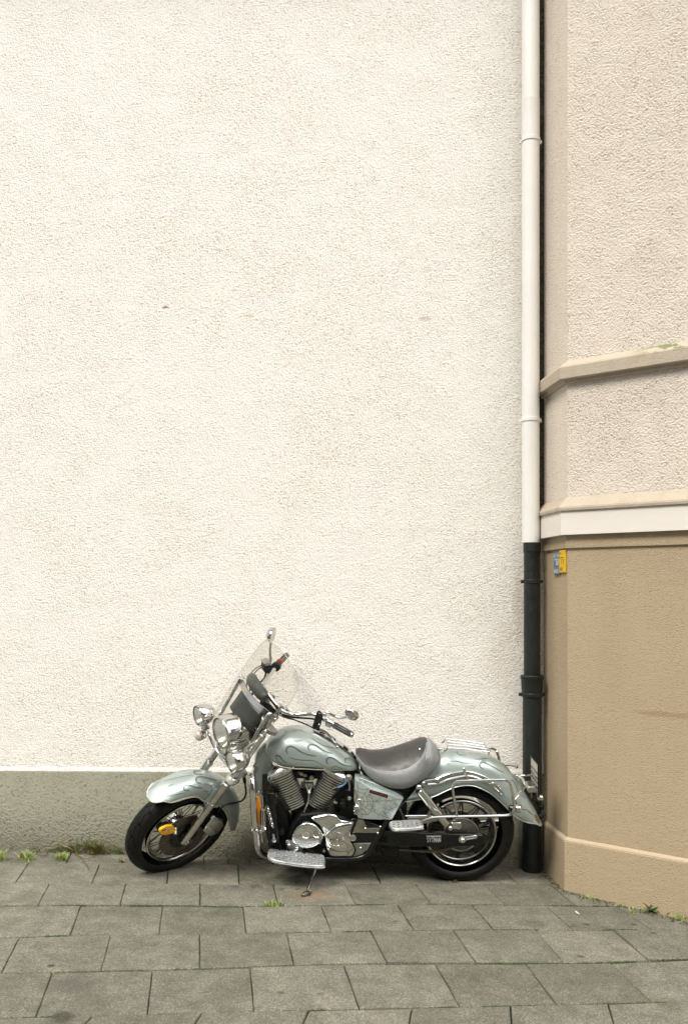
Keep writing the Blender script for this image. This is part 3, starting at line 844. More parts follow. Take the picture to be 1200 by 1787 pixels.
# ------------------------------------------------------------------ wheels
def wheel(prefix, c, ax, fwd, upv, Rt, half, r_rim, tyre_mat, hub_prof, nsp, hub_r, rim_half):
    hub = Mb(); hub.lathe(c, ax, hub_prof, 28)
    whl = hub.build(prefix + '_wheel', MT['chrome'], bike)
    # tyre: section with flattened crown
    m = Mb(); N, M = 96, 20
    uv = []
    rings = []
    depth = Rt - r_rim
    for i in range(N + 1):
        a = 2 * math.pi * i / N
        d = fwd * math.cos(a) + upv * math.sin(a)
        ring = []
        for j in range(M + 1):
            b = math.pi * (j / M) * 1.16 - 0.58 * math.pi           # bead to bead across the crown
            cs, sn = math.cos(b), math.sin(b)
            rad = r_rim + depth * 0.42 + depth * 0.58 * (abs(cs) ** 0.85 if cs > 0 else -abs(cs) * 0.75)
            lat = half * (abs(sn) ** 0.9) * (1 if sn > 0 else -1)
            if abs(b) > math.pi / 2: lat *= 1 - 0.28 * (abs(b) - math.pi / 2) / (0.08 * math.pi) * 0.5
            ring.append(c + d * rad + ax * lat)
            uv.append((i / N, 2 * j / M - 1))
        rings.append(ring)
    m.rings(rings, False)
    m.build('tyre', tyre_mat, whl, 60, uvs=uv)
    # rim: both lips and the well
    m = Mb()
    rl = rim_half
    prof = [(-rl, r_rim + 0.004), (-rl - 0.002, r_rim - 0.004), (-rl + 0.004, r_rim - 0.012), (-rl * 0.62, r_rim - 0.014), (-rl * 0.45, r_rim - 0.028), (rl * 0.45, r_rim - 0.028), (rl * 0.62, r_rim - 0.014),
            (rl - 0.004, r_rim - 0.012), (rl + 0.002, r_rim - 0.004), (rl, r_rim + 0.004), (rl - 0.004, r_rim + 0.006), (0, r_rim - 0.006), (-rl + 0.004, r_rim + 0.006)]
    rings = []
    for i in range(72):
        a = 2 * math.pi * i / 72
        d = fwd * math.cos(a) + upv * math.sin(a)
        rings.append([c + d * r + ax * l for l, r in prof])
    m.rings(rings, True, (False, False), True)
    m.build('rim', MT['rim'], whl, 50)
    # laced spokes
    protos = []
    for side in (-1, 1):
        for lead in (-1, 1):
            m = Mb()
            a1 = lead * R(17)
            p0 = c + (fwd * math.cos(0) + upv * math.sin(0)) * hub_r + ax * (side * (0.036 + 0.004 * lead))
            p1 = c + (fwd * math.cos(a1) + upv * math.sin(a1)) * (r_rim - 0.027) + ax * (side * 0.012)
            m.tube([p0, p1], 0.0028, 5)
            m.lathe(p1, (p0 - p1).normalized(), [(0, 0.004), (0.018, 0.0035)], 6)
            protos.append(m.build('spoke', MT['spoke'], whl))
    lc, lax = BWI @ c, (BWI.to_3x3() @ ax).normalized()
    for k in range(1, nsp // 4):
        Mk = Matrix.Translation(lc) @ Matrix.Rotation(2 * math.pi * 4 * k / nsp, 4, lax) @ Matrix.Translation(-lc)
        for q, p in enumerate(protos):
            o = p.copy(); COL.objects.link(o); o.parent = whl
            o.matrix_basis = Mk
    for q, p in enumerate(protos):
        p.matrix_basis = Matrix.Translation(lc) @ Matrix.Rotation(2 * math.pi * (0, 1.15, 2.1, 3.2)[q] / nsp, 4, lax) @ Matrix.Translation(-lc)
    return whl
MT['spoke'] = plain('dark_spoke_steel', (0.035, 0.035, 0.032), 0.4, 0.6, 0.2, 40)

RW = 0.316
RC = BB(0, 0, RW)
rear = wheel('rear', RC, BL, BF, BU, RW, 0.083, 0.203, MT['tyre_r'],
             [(-0.10, 0.03), (-0.095, 0.085), (-0.05, 0.09), (-0.045, 0.05), (0.03, 0.05), (0.035, 0.075), (0.055, 0.08), (0.06, 0.04)], 40, 0.06, 0.066)
RF = 0.3193
front = wheel('front', FC, SL, SF, SU, RF, 0.060, 0.213, MT['tyre_f'],
              [(-0.075, 0.012), (-0.07, 0.05), (-0.045, 0.056), (-0.035, 0.034), (0.030, 0.034), (0.04, 0.052), (0.055, 0.055), (0.06, 0.02)], 40, 0.046, 0.045)
# front brake disc with carrier
m = Mb()
m.lathe(FC, SL, [(0.062, 0.070), (0.067, 0.070), (0.067, 0.071), (0.068, 0.150), (0.063, 0.150), (0.062, 0.071)], 56, False); 
brake_disc = m.build('brake_disc', MT['dark_metal'], front, 30)
m = Mb()
m.lathe(FC, SL, [(0.055, 0.03), (0.074, 0.035), (0.074, 0.060), (0.070, 0.088), (0.069, 0.088)], 30)
for k in range(6):
    a = 2 * math.pi * k / 6
    d = SF * math.cos(a) + SU * math.sin(a)
    bolt(m, FC + d * 0.072 + SL * 0.071, SL, 0.007, 0.008)
m.build('disc_carrier', MT['black'], front, 30)
m = Mb()
for ring_r, cnt, off in ((0.140, 30, 0), (0.124, 30, 0.5), (0.108, 24, 0.2)):
    for k in range(cnt):
        a = 2 * math.pi * (k + off) / cnt
        d = SF * math.cos(a) + SU * math.sin(a)
        m.lathe(FC + d * ring_r + SL * 0.0681, SL, [(0, 0.0028), (0.0006, 0.0028)], 6)
tag(m.build('vent_holes', MT['black_matt'], front, 0), kind='stuff')

# rear hub pieces
m = Mb()
m.lathe(RC, BL, [(0.058, 0.02), (0.062, 0.098), (0.066, 0.104), (0.072, 0.104), (0.075, 0.098), (0.078, 0.07), (0.082, 0.03)], 40)
m.build('drive_hub', MT['hub_grey'], rear, 30)
m = Mb(); m.torus(RC + BL * 0.073, BL, 0.100, 0.005, 48, 8); m.build('hub_ring', MT['alloy'], rear)

# ------------------------------------------------------------------ frame and swingarm
m = Mb()
for s in (1, -1):
    mk = (lambda p: p) if s > 0 else mirB
    pts = PBs([(462, 1352), (463, 1385), (466, 1430), (474, 1478), (492, 1497), (530, 1500), (570, 1499.5), (604, 1499.5), (627, 1497.5), (643, 1488.5), (657, 1465), (669.5, 1441), (682, 1421), (703, 1398)], 0.135)
    m.tube(spline([mk(p) for p in pts], 5), 0.0155, 10)
frame = m.build('frame', MT['black'], bike)
m = Mb()
neck = [PB(470, 1296, 0), PB(457, 1312, 0), PB(452, 1340, 0), PB(451, 1365, 0), PB(452, 1383, 0)]
rings = []
hwf = [0.03, 0.034, 0.03, 0.026, 0.02]
hf = [0.03, 0.032, 0.028, 0.022, 0.018]
nk = spline(neck, 4)
for i, p in enumerate(nk):
    f = i / (len(nk) - 1) * 4
    rl, ra = lerpt(f, range(5), hwf), lerpt(f, range(5), hf)
    rings.append([p + BL * (rl * math.cos(2 * math.pi * k / 16)) + BF * (ra * math.sin(2 * math.pi * k / 16)) for k in range(16)])
m.rings(rings)
neck_o = m.build('frame_neck', MT['paint'], bike)
m = Mb(); g = PBs([(441, 1336), (462, 1306), (470, 1318), (479, 1342), (470, 1352), (462, 1372), (452, 1382), (446, 1362)], 0.028); m.dome(g, BL, 0.006, 0.008, 4, 0.3); m.build('neck_cover', MT['paint'], bike)
m = Mb()
for s in (1, -1):
    P = [inB(PB(x, y, 0.12)) for x, y in ((655, 1449), (700, 1452), (780, 1455), (842, 1457), (848, 1464), (842, 1476), (780, 1478), (700, 1478), (655, 1476))]
    m.prism([BB(p.x, s * 0.125, p.z) for p in P], BL * (-s * 0.035))
m.box(BB(0.45, 0, 0.30), BF, BL, BU, 0.03, 0.125, 0.03)
swing = m.build('swingarm', MT['black'], bike, bevel=0.006)
# word tag on the swingarm
m = Mb(); T0 = lambda x, y, l=0.1262: PB(x, y, l)
m.prism([T0(743.5, 1459), (T0(769.5, 1459)), T0(769.5, 1471), T0(743.5, 1471)], BL * 0.0015)
tagp = m.build('swingarm_tag', MT['black_matt'], swing, 0)
m = Mb()
def stroke(m, pts, w, n, conv, h=0.0012):
    for a, b in zip(pts, pts[1:]):
        A, B_ = conv(*a), conv(*b)
        t = (B_ - A).normalized(); sd_ = t.cross(n).normalized() * w
        A2, B2 = A - t * w * 0.6, B_ + t * w * 0.6
        m.prism([A2 - sd_, B2 - sd_, B2 + sd_, A2 + sd_], n * h)
GLY = {'S': [[(1, .9), (.5, 1), (0, .8), (.9, .3), (.5, 0), (0, .15)]], 'T': [[(0, 1), (1, 1)], [(.5, 1), (.5, 0)]], 'A': [[(0, 0), (.5, 1), (1, 0)], [(.2, .4), (.8, .4)]], 'U': [[(0, 1), (0, .1), (.5, 0), (1, .1), (1, 1)]],
       'N': [[(0, 0), (0, 1), (1, 0), (1, 1)]], 'Y': [[(0, 1), (.5, .5), (1, 1)], [(.5, .5), (.5, 0)]], 'M': [[(0, 0), (0, 1), (.5, .4), (1, 1), (1, 0)]], 'E': [[(1, 0), (0, 0), (0, 1), (1, 1)], [(0, .5), (.8, .5)]],
       'R': [[(0, 0), (0, 1), (1, .9), (1, .55), (0, .5), (1, 0)]], 'O': [[(0, 0), (0, 1), (1, 1), (1, 0), (0, 0)]], 'H': [[(0, 0), (0, 1)], [(1, 0), (1, 1)], [(0, .5), (1, .5)]], 'I': [[(.5, 0), (.5, 1)]], 'D': [[(0, 0), (0, 1), (.7, .9), (1, .5), (.7, .1), (0, 0)]]}
tx = 744.6
m.prism([T0(743.8, 1458.9, 0.1279), T0(769.2, 1458.9, 0.1279), T0(769.2, 1460.7, 0.1279), T0(743.8, 1460.7, 0.1279)], BL * 0.0012)
for ch in 'SYTMAN':
    for st_ in GLY[ch]:
        stroke(m, [(tx + 3.0 * a, 1470.0 - 7.6 * b) for a, b in st_], 0.0017, BL, lambda x, y: T0(x, y, 0.1279))
    tx += 4.15
tag(m.build('tag_lettering', MT['white_ink'], swing, 0), kind='stuff')
# axle nut and chain adjuster
m = Mb()
ca = PB(808.5, 1464.3, 0.155)
cu = RC + BL * 0.10
m.lathe(RC + BL * 0.09, BL, [(0, 0.022), (0.045, 0.022), (0.047, 0.014), (0.062, 0.014), (0.066, 0.010)], 16)
m.build('axle_nut', MT['alloy'], rear, 30)
m = Mb()
a0, a1 = PB(806, 1464.5, 0.13), PB(829, 1461, 0.13)
for dz in (-0.008, 0.008):
    m.tube([a0 + BU * dz, a1 + BU * dz * 0.7], 0.0055, 8)
m.ball(a1, BL, 0.013, 0.008)
m.build('chain_adjuster', MT['alloy'], swing)
# chrome guard over the chain and the pale plate behind it
m = Mb(); m.tube(PBs([(707, 1424.3), (763, 1423.6)], 0.125), 0.0042, 6); m.build('chain_guard_rail', MT['chrome'], bike)
m = Mb(); m.prism(PBs([(709, 1427), (716, 1425), (763, 1425), (768, 1431), (740, 1437), (712, 1436)], 0.10), BL * 0.01); m.build('chain_guard', MT['dull_alloy'], bike, bevel=0.003)
m = Mb(); m.prism(PBs([(786, 1433.5), (803.5, 1433), (804.5, 1442), (800, 1445.5), (789, 1444)], 0.115), BL * 0.022); m.build('bracket_cover', MT['chrome'], bike, bevel=0.004)
m = Mb(); ch = PBs([(640, 1481), (700, 1483), (760, 1486), (790, 1478)], 0.10)
cp = spline(ch, 12)
for i in range(len(cp) - 1):
    m.box((cp[i] + cp[i + 1]) / 2, (cp[i + 1] - cp[i]).normalized(), BL, BU, 0.007, 0.009, 0.006)
tag(m.build('drive_chain', MT['dark_metal'], bike, 0), kind='stuff')

# ------------------------------------------------------------------ tank
def interp_stations(st, k):
    return [tuple(v) for v in spline4(st, k)]
def spline4(pts, k):
    out = []
    n = len(pts)
    for i in range(n - 1):
        p0 = pts[max(i - 1, 0)]; p1 = pts[i]; p2 = pts[i + 1]; p3 = pts[min(i + 2, n - 1)]
        for j in range(k):
            t = j / k
            out.append(tuple(0.5 * (2 * b + (c - a) * t + (2 * a - 5 * b + 4 * c - d) * t * t + (3 * b - a - 3 * c + d) * t ** 3) for a, b, c, d in zip(p0, p1, p2, p3)))
    out.append(tuple(pts[-1]))
    return out
TANK = [(462.6, 1302, 1306, .016), (464.5, 1293, 1316, .052), (468, 1286.5, 1323, .078), (476, 1278.8, 1332.5, .108), (490, 1271.8, 1340.5, .136), (510, 1268, 1344.5, .150), (535, 1270.3, 1345.6, .154), (560, 1279, 1346.8, .150),
        (585, 1294.5, 1347.6, .136), (605, 1309, 1347.4, .110), (617, 1319.5, 1345.6, .082), (624, 1328, 1341.5, .050), (626.5, 1333.5, 1337, .016)]
tank = Mb()
rings = []
seam = []
NS = 40
for px, yt, yb, hw in spline4(TANK, 4):
    A = inB(PB(px, yt, -0.02)); B_ = inB(PB(px, yb, hw * 0.88))
    a = (A.x + B_.x) / 2
    ut, ub = A.z + 0.002, B_.z
    h = ut - ub
    ring = []
    for k in range(NS):
        th = 2 * math.pi * k / NS
        c_, s_ = math.cos(th), math.sin(th)
        l = hw * math.copysign(abs(c_) ** 0.86, c_)
        if s_ >= 0: u = ub + 0.28 * h + 0.72 * h * abs(s_) ** 0.95
        else: u = ub + 0.28 * h - 0.28 * h * abs(s_) ** 0.7
        ring.append(BB(a, l, u))
    rings.append(ring)
    seam.append((a, hw * 0.90, ub + 0.012 * min(1, h / 0.1)))
tank.rings(rings)
tank_o = tank.build('fuel_tank', MT['paint'], bike, 60)
tank_bvh = tank.bvh()
m = Mb()
for s in (1, -1):
    m.tube([BB(a, s * l, u) for a, l, u in seam], 0.0030, 8)
m.split('tank_beading', MT['cream_trim'], tank_o)

def ribbon(m, bvh, pts, w, off=0.0012, k=8, taper=True):
    P = spline([(x, y, 0) for x, y in pts], k)
    hits = []
    for p in P:
        d = ray(p.x, p.y).normalized()
        loc, nrm, idx, dist = bvh.ray_cast(CAM, d)
        if loc is None: continue
        if nrm.dot(d) > 0: nrm = -nrm
        hits.append((loc, nrm))
    n = len(hits)
    if n < 3: return
    rows = []
    for i, (p, nr) in enumerate(hits):
        t = (hits[min(i + 1, n - 1)][0] - hits[max(i - 1, 0)][0]).normalized()
        sd_ = nr.cross(t).normalized()
        f = i / (n - 1)
        ww = w * (0.25 + 0.75 * math.sin(math.pi * min(1, f * 0.92 + 0.08)) ** 0.7) if taper else w
        rows.append([p + nr * off - sd_ * ww, p + nr * (off + 0.0004), p + nr * off + sd_ * ww])
    m.rings(rows, False)
def cx(pts, ox, oy, s): return [(ox + x / s, oy + y / s) for x, y in pts]
TF = [  # flame licks on the tank, read off the picture
    [(330, 348), (318, 325), (325, 300), (350, 286), (385, 297), (425, 325), (480, 350), (530, 362), (558, 366)],
    [(505, 320), (494, 300), (500, 282), (525, 272), (560, 284), (600, 312), (650, 335), (690, 345)],
    [(650, 425), (640, 405), (650, 385), (680, 378), (715, 395), (755, 425), (800, 442), (850, 448)],
    [(245, 395), (234, 375), (242, 362), (265, 368), (290, 400), (325, 420)],
    [(345, 372), (365, 385), (420, 398), (480, 402), (540, 405), (590, 430), (640, 458)],
    [(525, 222), (560, 250), (610, 280), (670, 298), (720, 308), (760, 330)],
    [(795, 420), (788, 400), (800, 385), (830, 385), (860, 405)],
    [(690, 470), (690, 458), (715, 450), (750, 460), (775, 472)],
    [(370, 245), (400, 248), (430, 246), (452, 244)], [(255, 200), (248, 188), (265, 170), (295, 160), (320, 175), (280, 225), (215, 290)], [(335, 440), (400, 448), (470, 455), (560, 455), (620, 462)], [(240, 400), (270, 420), (320, 445), (380, 448)], [(380, 150), (430, 160), (480, 180)], [(780, 330), (820, 350), (850, 380)]]
m = Mb(); m2 = Mb()
for i, c_ in enumerate(TF):
    ribbon(m if i < 9 else m2, tank_bvh, cx(c_, 430, 1240, 4.615), 0.0025 if i < 4 else 0.0018)
    if i < 4 or i == 6:
        ribbon(m2, tank_bvh, [(x + 1.0, y + 1.2) for x, y in cx(c_, 430, 1240, 4.615)], 0.0055, 0.0007)
m.split('flame_line', MT['flame'], tank_o, smooth=60)
m2.split('flame_shade', MT['flame_soft'], tank_o, smooth=60)
# console strip along the tank's spine, filler and speedometer housing
m = Mb()
con = [inB(PB(x, y, 0.0)) for x, y in ((548, 1273), (565, 1280), (582, 1291), (600, 1304), (614, 1315), (621, 1324))]
rows = []
for i, p in enumerate(con):
    wv = (0.035, 0.042, 0.040, 0.034, 0.028, 0.02)[i]
    rows.append([BB(p.x, l * wv, p.z + hh) for l, hh in ((1, -0.006), (0.9, 0.006), (0, 0.011), (-0.9, 0.006), (-1, -0.006))])
m.rings(rows, False)
console = m.build('tank_console', MT['chrome'], bike, 50)
m = Mb()
for f in (0.15, 0.38, 0.62, 0.84):
    i = f * 5
    j = int(i)
    p = con[j].lerp(con[j + 1], i - j)
    q = con[j].lerp(con[j + 1], min(1, i - j + 0.35))
    m.box(BB((p.x + q.x) / 2, 0.012, (p.z + q.z) / 2 + 0.011), (BB(q.x, 0, q.z) - BB(p.x, 0, p.z)).normalized(), BL, BU, 0.016, 0.010, 0.003)
m.split('console_slot', MT['black'], console, smooth=0)
m = Mb(); g0 = PB(509, 1240, -0.02); gax = (BU * 0.8 - BF * 0.55).normalized()
m.lathe(g0 - gax * 0.03, gax, [(-0.02, 0.02), (0, 0.040), (0.02, 0.045), (0.03, 0.044), (0.033, 0.036)], 24)
speedo = m.build('speedometer', MT['chrome'], bike)
m = Mb(); m.lathe(g0 + gax * 0.0035, gax, [(0, 0.036), (0.002, 0.03), (0.004, 0.001)], 24); m.build('dial_glass', MT['lens'], speedo)

m = Mb(); sp0 = [inB(PB(x, y, 0.05)) for x, y in ((474, 1338), (500, 1343), (560, 1345), (622, 1343), (630, 1358), (606, 1362), (560, 1360), (500, 1358), (470, 1360))]
m.prism([BB(q.x, 0.055, q.z) for q in sp0], BL * -0.11); m.build('frame_spine', MT['black_matt'], bike, bevel=0.005)
# ------------------------------------------------------------------ seat
SEAT = [  # px, top centre, pad edge, skirt bottom, half width, pad share
    (620.3, 1313.5, 1316, 1318.5, .024, .86), (621.3, 1308.6, 1318, 1323, .056, .86), (626, 1304.8, 1325, 1332, .078, .88), (634, 1306, 1334, 1344.5, .100, .90), (645, 1309, 1339.5, 1357, .124, .91), (660, 1309.5, 1345, 1367.5, .147, .91), (680, 1306.3, 1348.3, 1375, .166, .91),
    (700, 1300, 1347, 1377.4, .178, .90), (715, 1295.3, 1341.5, 1375, .182, .88), (728, 1290.6, 1331, 1369, .178, .84), (736, 1289.3, 1319, 1363.5, .172, .76), (741, 1289.3, 1306, 1359.5, .166, .5), (744, 1289.6, 1296, 1357, .162, .2)]
BACK = [(750, 1291.5, 1296, 1351, .150, .2), (756, 1295, 1301, 1345, .132, .2), (762, 1301.5, 1307, 1337, .100, .2), (766, 1311, 1315, 1328, .058, .2), (767, 1317, 1318, 1321, .02, .2)]
pad, skirt = Mb(), Mb()
rp, rs = [], []
full = spline4(SEAT + BACK, 4)
npad = (len(SEAT) - 1) * 4
for i, (px, yt, yp, yb, hw, sh) in enumerate(full):
    lb = hw * sh
    T_ = inB(PB(px, yt, -0.015)); E_ = inB(PB(px, yp, lb)); K_ = inB(PB(px, yb, hw * 0.80))
    a = (T_.x + E_.x + K_.x) / 3
    ue, ut, ub = E_.z, T_.z, K_.z
    half = []
    # bottom of the skirt up to the piping
    for l, u in ((hw * 0.55, ub + 0.010), (hw * 0.80, ub + 0.001), (hw * 0.95, ub + (ue - ub) * 0.18), (hw * 1.0, ub + (ue - ub) * 0.48), (max(hw * 0.985, lb), ub + (ue - ub) * 0.78) if i <= npad else (hw * 0.93, ub + (ue - ub) * 0.75), (max(lb, hw * (0.94 if sh > 0.7 else sh)), ue)):
        half.append((l, u))
    top = []
    for f in (0.0, 0.10, 0.25, 0.5, 0.75, 1.0):
        l = lb * (1 - f)
        u = ue + (ut - ue) * (1 - (1 - f) ** 2.1) + (0.004 * math.sin(math.pi * min(1, f * 4)) if f < 0.25 else 0)
        top.append((l, u))
    if i <= npad:
        row = [BB(a, l, u) for l, u in top] + [BB(a, -l, u) for l, u in reversed(top[:-1])]
        rp.append(row)
    sk = [BB(a, l, u) for l, u in half] + ([] if i > npad else [BB(a, lb - 0.003, ue - 0.004)])
    if i > npad:
        sk = [BB(a, l, u) for l, u in half] + [BB(a, l, u) for l, u in top[1:]]
        sk = sk + [mirB(p) for p in reversed(sk[:-1])]
        rs.append(sk)
    else:
        nl = [BB(a, l, u) for l, u in half]
        # inner filler rows so that all rings match
        fill = [BB(a, l * 0.99, u - 0.006) for l, u in top[1:]]
        sk = nl + fill
        sk = sk + [mirB(p) for p in reversed(sk[:-1])]
        rs.append(sk)
skirt.rings(rs, False)
seat = skirt.build('seat', MT['seat_light'], bike, 55)
pad.rings(rp, False)
pad.build('seat_pad', MT['seat_dark'], seat, 60)
m = Mb()
m.tube([r[0] + BU * 0.001 for r in rp[4:]], 0.0035, 6); m.tube([r[-1] + BU * 0.001 for r in rp[4:]], 0.0035, 6)
m.split('piping', MT['seat_light'], seat)
m = Mb(); c0 = PB(732, 1307, 0.03); loc, nrm, _i, _d = pad.bvh().ray_cast(CAM, ray(732, 1307).normalized())
if loc is not None:
    if nrm.dot(ray(732, 1307)) > 0: nrm = -nrm
    m.lathe(loc - nrm * 0.002, nrm, [(0, 0.006), (0.003, 0.005), (0.005, 0.001)], 10)
    m.build('seat_stud', MT['chrome'], seat)
m = Mb(); sp_ = PBs([(628, 1345), (640, 1362), (662, 1375), (690, 1384), (715, 1385), (735, 1380), (735, 1370), (700, 1366), (660, 1352), (632, 1334)], 0.075)
m.prism(sp_, BL * -0.15); m.build('seat_pan', MT['black_matt'], bike, bevel=0.004)
m = Mb(); m.tube(PBs([(762, 1312), (769, 1307), (776, 1309)], 0.0), 0.007, 8); m.ball(PB(768, 1308, 0.01), BL, 0.012); m.build('seat_bracket', MT['chrome'], bike)

# ------------------------------------------------------------------ rear fender
RFEN = [((762, 1314), (706, 1399.5)), ((774, 1310), (730, 1396)), ((790, 1307.5), (757, 1390.5)), ((815, 1310), (792, 1375)), ((840, 1313.5), (822, 1371.5)), ((862, 1320.5), (848, 1381)), ((880, 1334.5), (864, 1392)), ((897, 1354), (880, 1407)), ((912, 1376), (893, 1420)),
        ((925, 1397), (904, 1429)), ((935, 1416), (918, 1435.5)), ((942.5, 1432), (934, 1438.4))]
fen = Mb()
rows = []
flat = [(a[0], a[1], b[0], b[1]) for a, b in RFEN]
NF = 12
edge = []
stt = spline4(flat, 5)
for i, (x0, y0, x1, y1) in enumerate(stt):
    f = i / (len(stt) - 1)
    hw = lerpt(f, [0, 0.2, 0.8, 1.0], [0.100, 0.112, 0.105, 0.080])
    A = inB(PB(x0, y0, -0.03)); B_ = inB(PB(x1, y1, hw))
    half = []
    for k in range(NF + 1):
        th = (math.pi / 2) * k / NF
        l = hw * math.sin(th) ** 0.80
        s_ = 1 - math.cos(th) ** 0.80
        half.append((A.x + (B_.x - A.x) * s_, l, A.z + (B_.z - A.z) * s_))
    rows.append([BB(*p) for p in reversed(half)] + [BB(p[0], -p[1], p[2]) for p in half[1:]])
    edge.append(half[-1])
fen.rings(rows, False)
rfen = fen.build('rear_fender', MT['paint'], bike, 60, solid=0.003)
fen_bvh = fen.bvh()
m = Mb(); m.tube([BB(a, l, u) for a, l, u in edge], 0.003, 6); m.tube([BB(a, -l, u) for a, l, u in edge], 0.003, 6); m.split('fender_edge', MT['paint'], rfen)
RFL = [[(720, 320), (697, 300), (697, 278), (720, 268), (760, 283), (810, 310), (845, 330), (880, 345)], [(520, 180), (522, 200), (545, 212), (590, 215)], [(470, 262), (520, 262), (570, 275), (640, 275)], [(660, 245), (700, 245), (740, 240), (780, 238)],
       [(930, 405), (960, 420), (980, 460), (1000, 510), (1050, 555)], [(1020, 635), (1060, 640), (1090, 665), (1130, 690)], [(345, 480), (345, 495), (365, 500), (400, 480)], [(560, 385), (600, 392), (650, 395), (700, 390)],
       [(980, 420), (1010, 470), (1030, 520)], [(840, 515), (860, 560), (900, 590)], [(440, 290), (450, 280), (470, 285)], [(600, 300), (640, 300), (665, 295)], [(860, 360), (900, 400), (930, 450)]]
m, m2 = Mb(), Mb()
for i, c_ in enumerate(RFL):
    ribbon(m if i < 6 else m2, fen_bvh, cx(c_, 680, 1270, 4.444), 0.0030 if i == 0 else 0.0023, 0.0012)
    if i == 0: ribbon(m2, fen_bvh, [(x + 1, y + 1.2) for x, y in cx(c_, 680, 1270, 4.444)], 0.006, 0.0007)
m.split('flame_line', MT['flame'], rfen, smooth=60); m2.split('flame_shade', MT['flame_soft'], rfen, smooth=60)
m = Mb(); ribbon(m, fen_bvh, [(868.5, 1324.5), (877, 1333), (888.5, 1345)], 0.010, 0.002, 8, False); m.build('fender_vent', MT['black'], rfen, 60)
m = Mb(); ribbon(m, fen_bvh, [(934, 1422), (937, 1430), (941, 1436)], 0.014, 0.002, 8, False); m.build('corner_patch', MT['bronze'], rfen, 60)

# chrome fender strut with clip
m = Mb()
p = spline(PBs([(738, 1364), (761, 1360.5), (781, 1353), (806, 1347.8), (824, 1349), (846, 1356.8), (864.5, 1369), (878, 1384.5)], 0.122), 5)
m.tube(p, [0.0135 - 0.0075 * (i / (len(p) - 1)) for i in range(len(p))], 10)
p = spline(PBs([(746, 1369), (766, 1367), (786, 1360), (808, 1355), (824, 1355.5), (844, 1363), (860, 1373), (875, 1387)], 0.120), 5)
m.tube(p, [0.009 - 0.005 * (i / (len(p) - 1)) for i in range(len(p))], 8)
m.ball(PB(763, 1362.5, 0.135), BL, 0.013, 0.008); m.ball(PB(859, 1368, 0.128), BL, 0.010, 0.006)
strut = m.build('fender_strut', MT['chrome'], bike)
mirror_m = Mb(); mirror_m.v = [mirB(q) for q in m.v]; mirror_m.f = list(m.f); mirror_m.build('fender_strut', MT['chrome'], bike)
m = Mb(); m.tube(spline(PBs([(808.5, 1341), (812, 1349), (814, 1356), (818, 1361)], 0.136), 3), 0.0065, 8); m.ball(PB(809, 1342, 0.136), BL, 0.009); m.build('strut_clip', MT['chrome'], strut)

# shock absorbers
for s in (1, -1):
    mk = (lambda q: q) if s > 0 else mirB
    a_, b_ = mk(PB(731, 1378, 0.150)), mk(PB(779.5, 1440, 0.150))
    ax = (b_ - a_); Ln = ax.length; ax.normalize()
    m = Mb(); m.lathe(a_, ax, [(0, 0.022), (0.004, 0.0265), (Ln * 0.30, 0.0265), (Ln * 0.70, 0.0265), (Ln * 0.705, 0.0235), (Ln * 0.97, 0.0225), (Ln, 0.018)], 24)
    sh_o = m.build('shock_absorber', MT['chrome'], bike)
    m = Mb(); m.ball(mk(PB(730.5, 1374, 0.158)), BL, 0.017, 0.014); m.ball(mk(PB(738.5, 1366.5, 0.15)), BL, 0.012, 0.012); m.ball(mk(PB(785.5, 1446, 0.158)), BL, 0.015, 0.012); m.split('shock_bolt', MT['alloy'], sh_o)
    m = Mb(); m.tube([mk(PB(727, 1381, 0.150)), mk(PB(733, 1377, 0.150))], 0.024, 12); m.build('shock_collar', MT['black'], sh_o)

# saddlebag guard loops (near side and far side)
loop = [(733, 1433.5), (745, 1429.5), (759, 1426.3), (797, 1425), (860, 1424), (884, 1423.2), (892, 1420.5), (896.2, 1414), (897, 1405), (895, 1390), (892.3, 1376), (889, 1367), (884, 1363), (876, 1361.8), (837, 1362.7), (803, 1363.8), (794, 1366.2), (790.4, 1372), (790, 1380), (792.5, 1398), (797, 1424)]
for s in (1, -1):
    mk = (lambda q: q) if s > 0 else mirB
    m = Mb(); m.tube(spline([mk(q) for q in PBs(loop, 0.235)], 4), 0.0080, 8)
    tail = [mk(PB(897, 1396, 0.235)), mk(PB(907, 1384, 0.20)), mk(PB(915.5, 1373, 0.15)), mk(PB(915.5, 1369, 0.135)), mk(PB(911.5, 1360, 0.09)), mk(PB(904, 1353, 0.05))]
    m.tube(spline(tail, 4), 0.0076, 8)
    m.tube([mk(PB(735, 1433, 0.233)), mk(PB(733, 1434, 0.14))], 0.007, 8)
    m.build('bag_guard', MT['chrome'], bike)
    # rear indicator on its stalk
    m = Mb(); q = mk(PB(903, 1411.5, 0.20)); ax = (BL * (0.35 * s) - BF).normalized()
    m.lathe(q - ax * 0.02, ax, [(-0.006, 0.004), (0, 0.017), (0.018, 0.0235), (0.034, 0.0235), (0.040, 0.019), (0.044, 0.004)], 18)
    ind = m.build('rear_indicator', MT['chrome'], bike)
    m = Mb(); m.lathe(mk(PB(889.5, 1410.5, 0.20)), ax, [(-0.008, 0.010), (0, 0.0195), (0.020, 0.021), (0.024, 0.015)], 16); m.tube([q, q - BL * (s * 0.09)], 0.008, 8); m.build('indicator_base', MT['black'], ind)

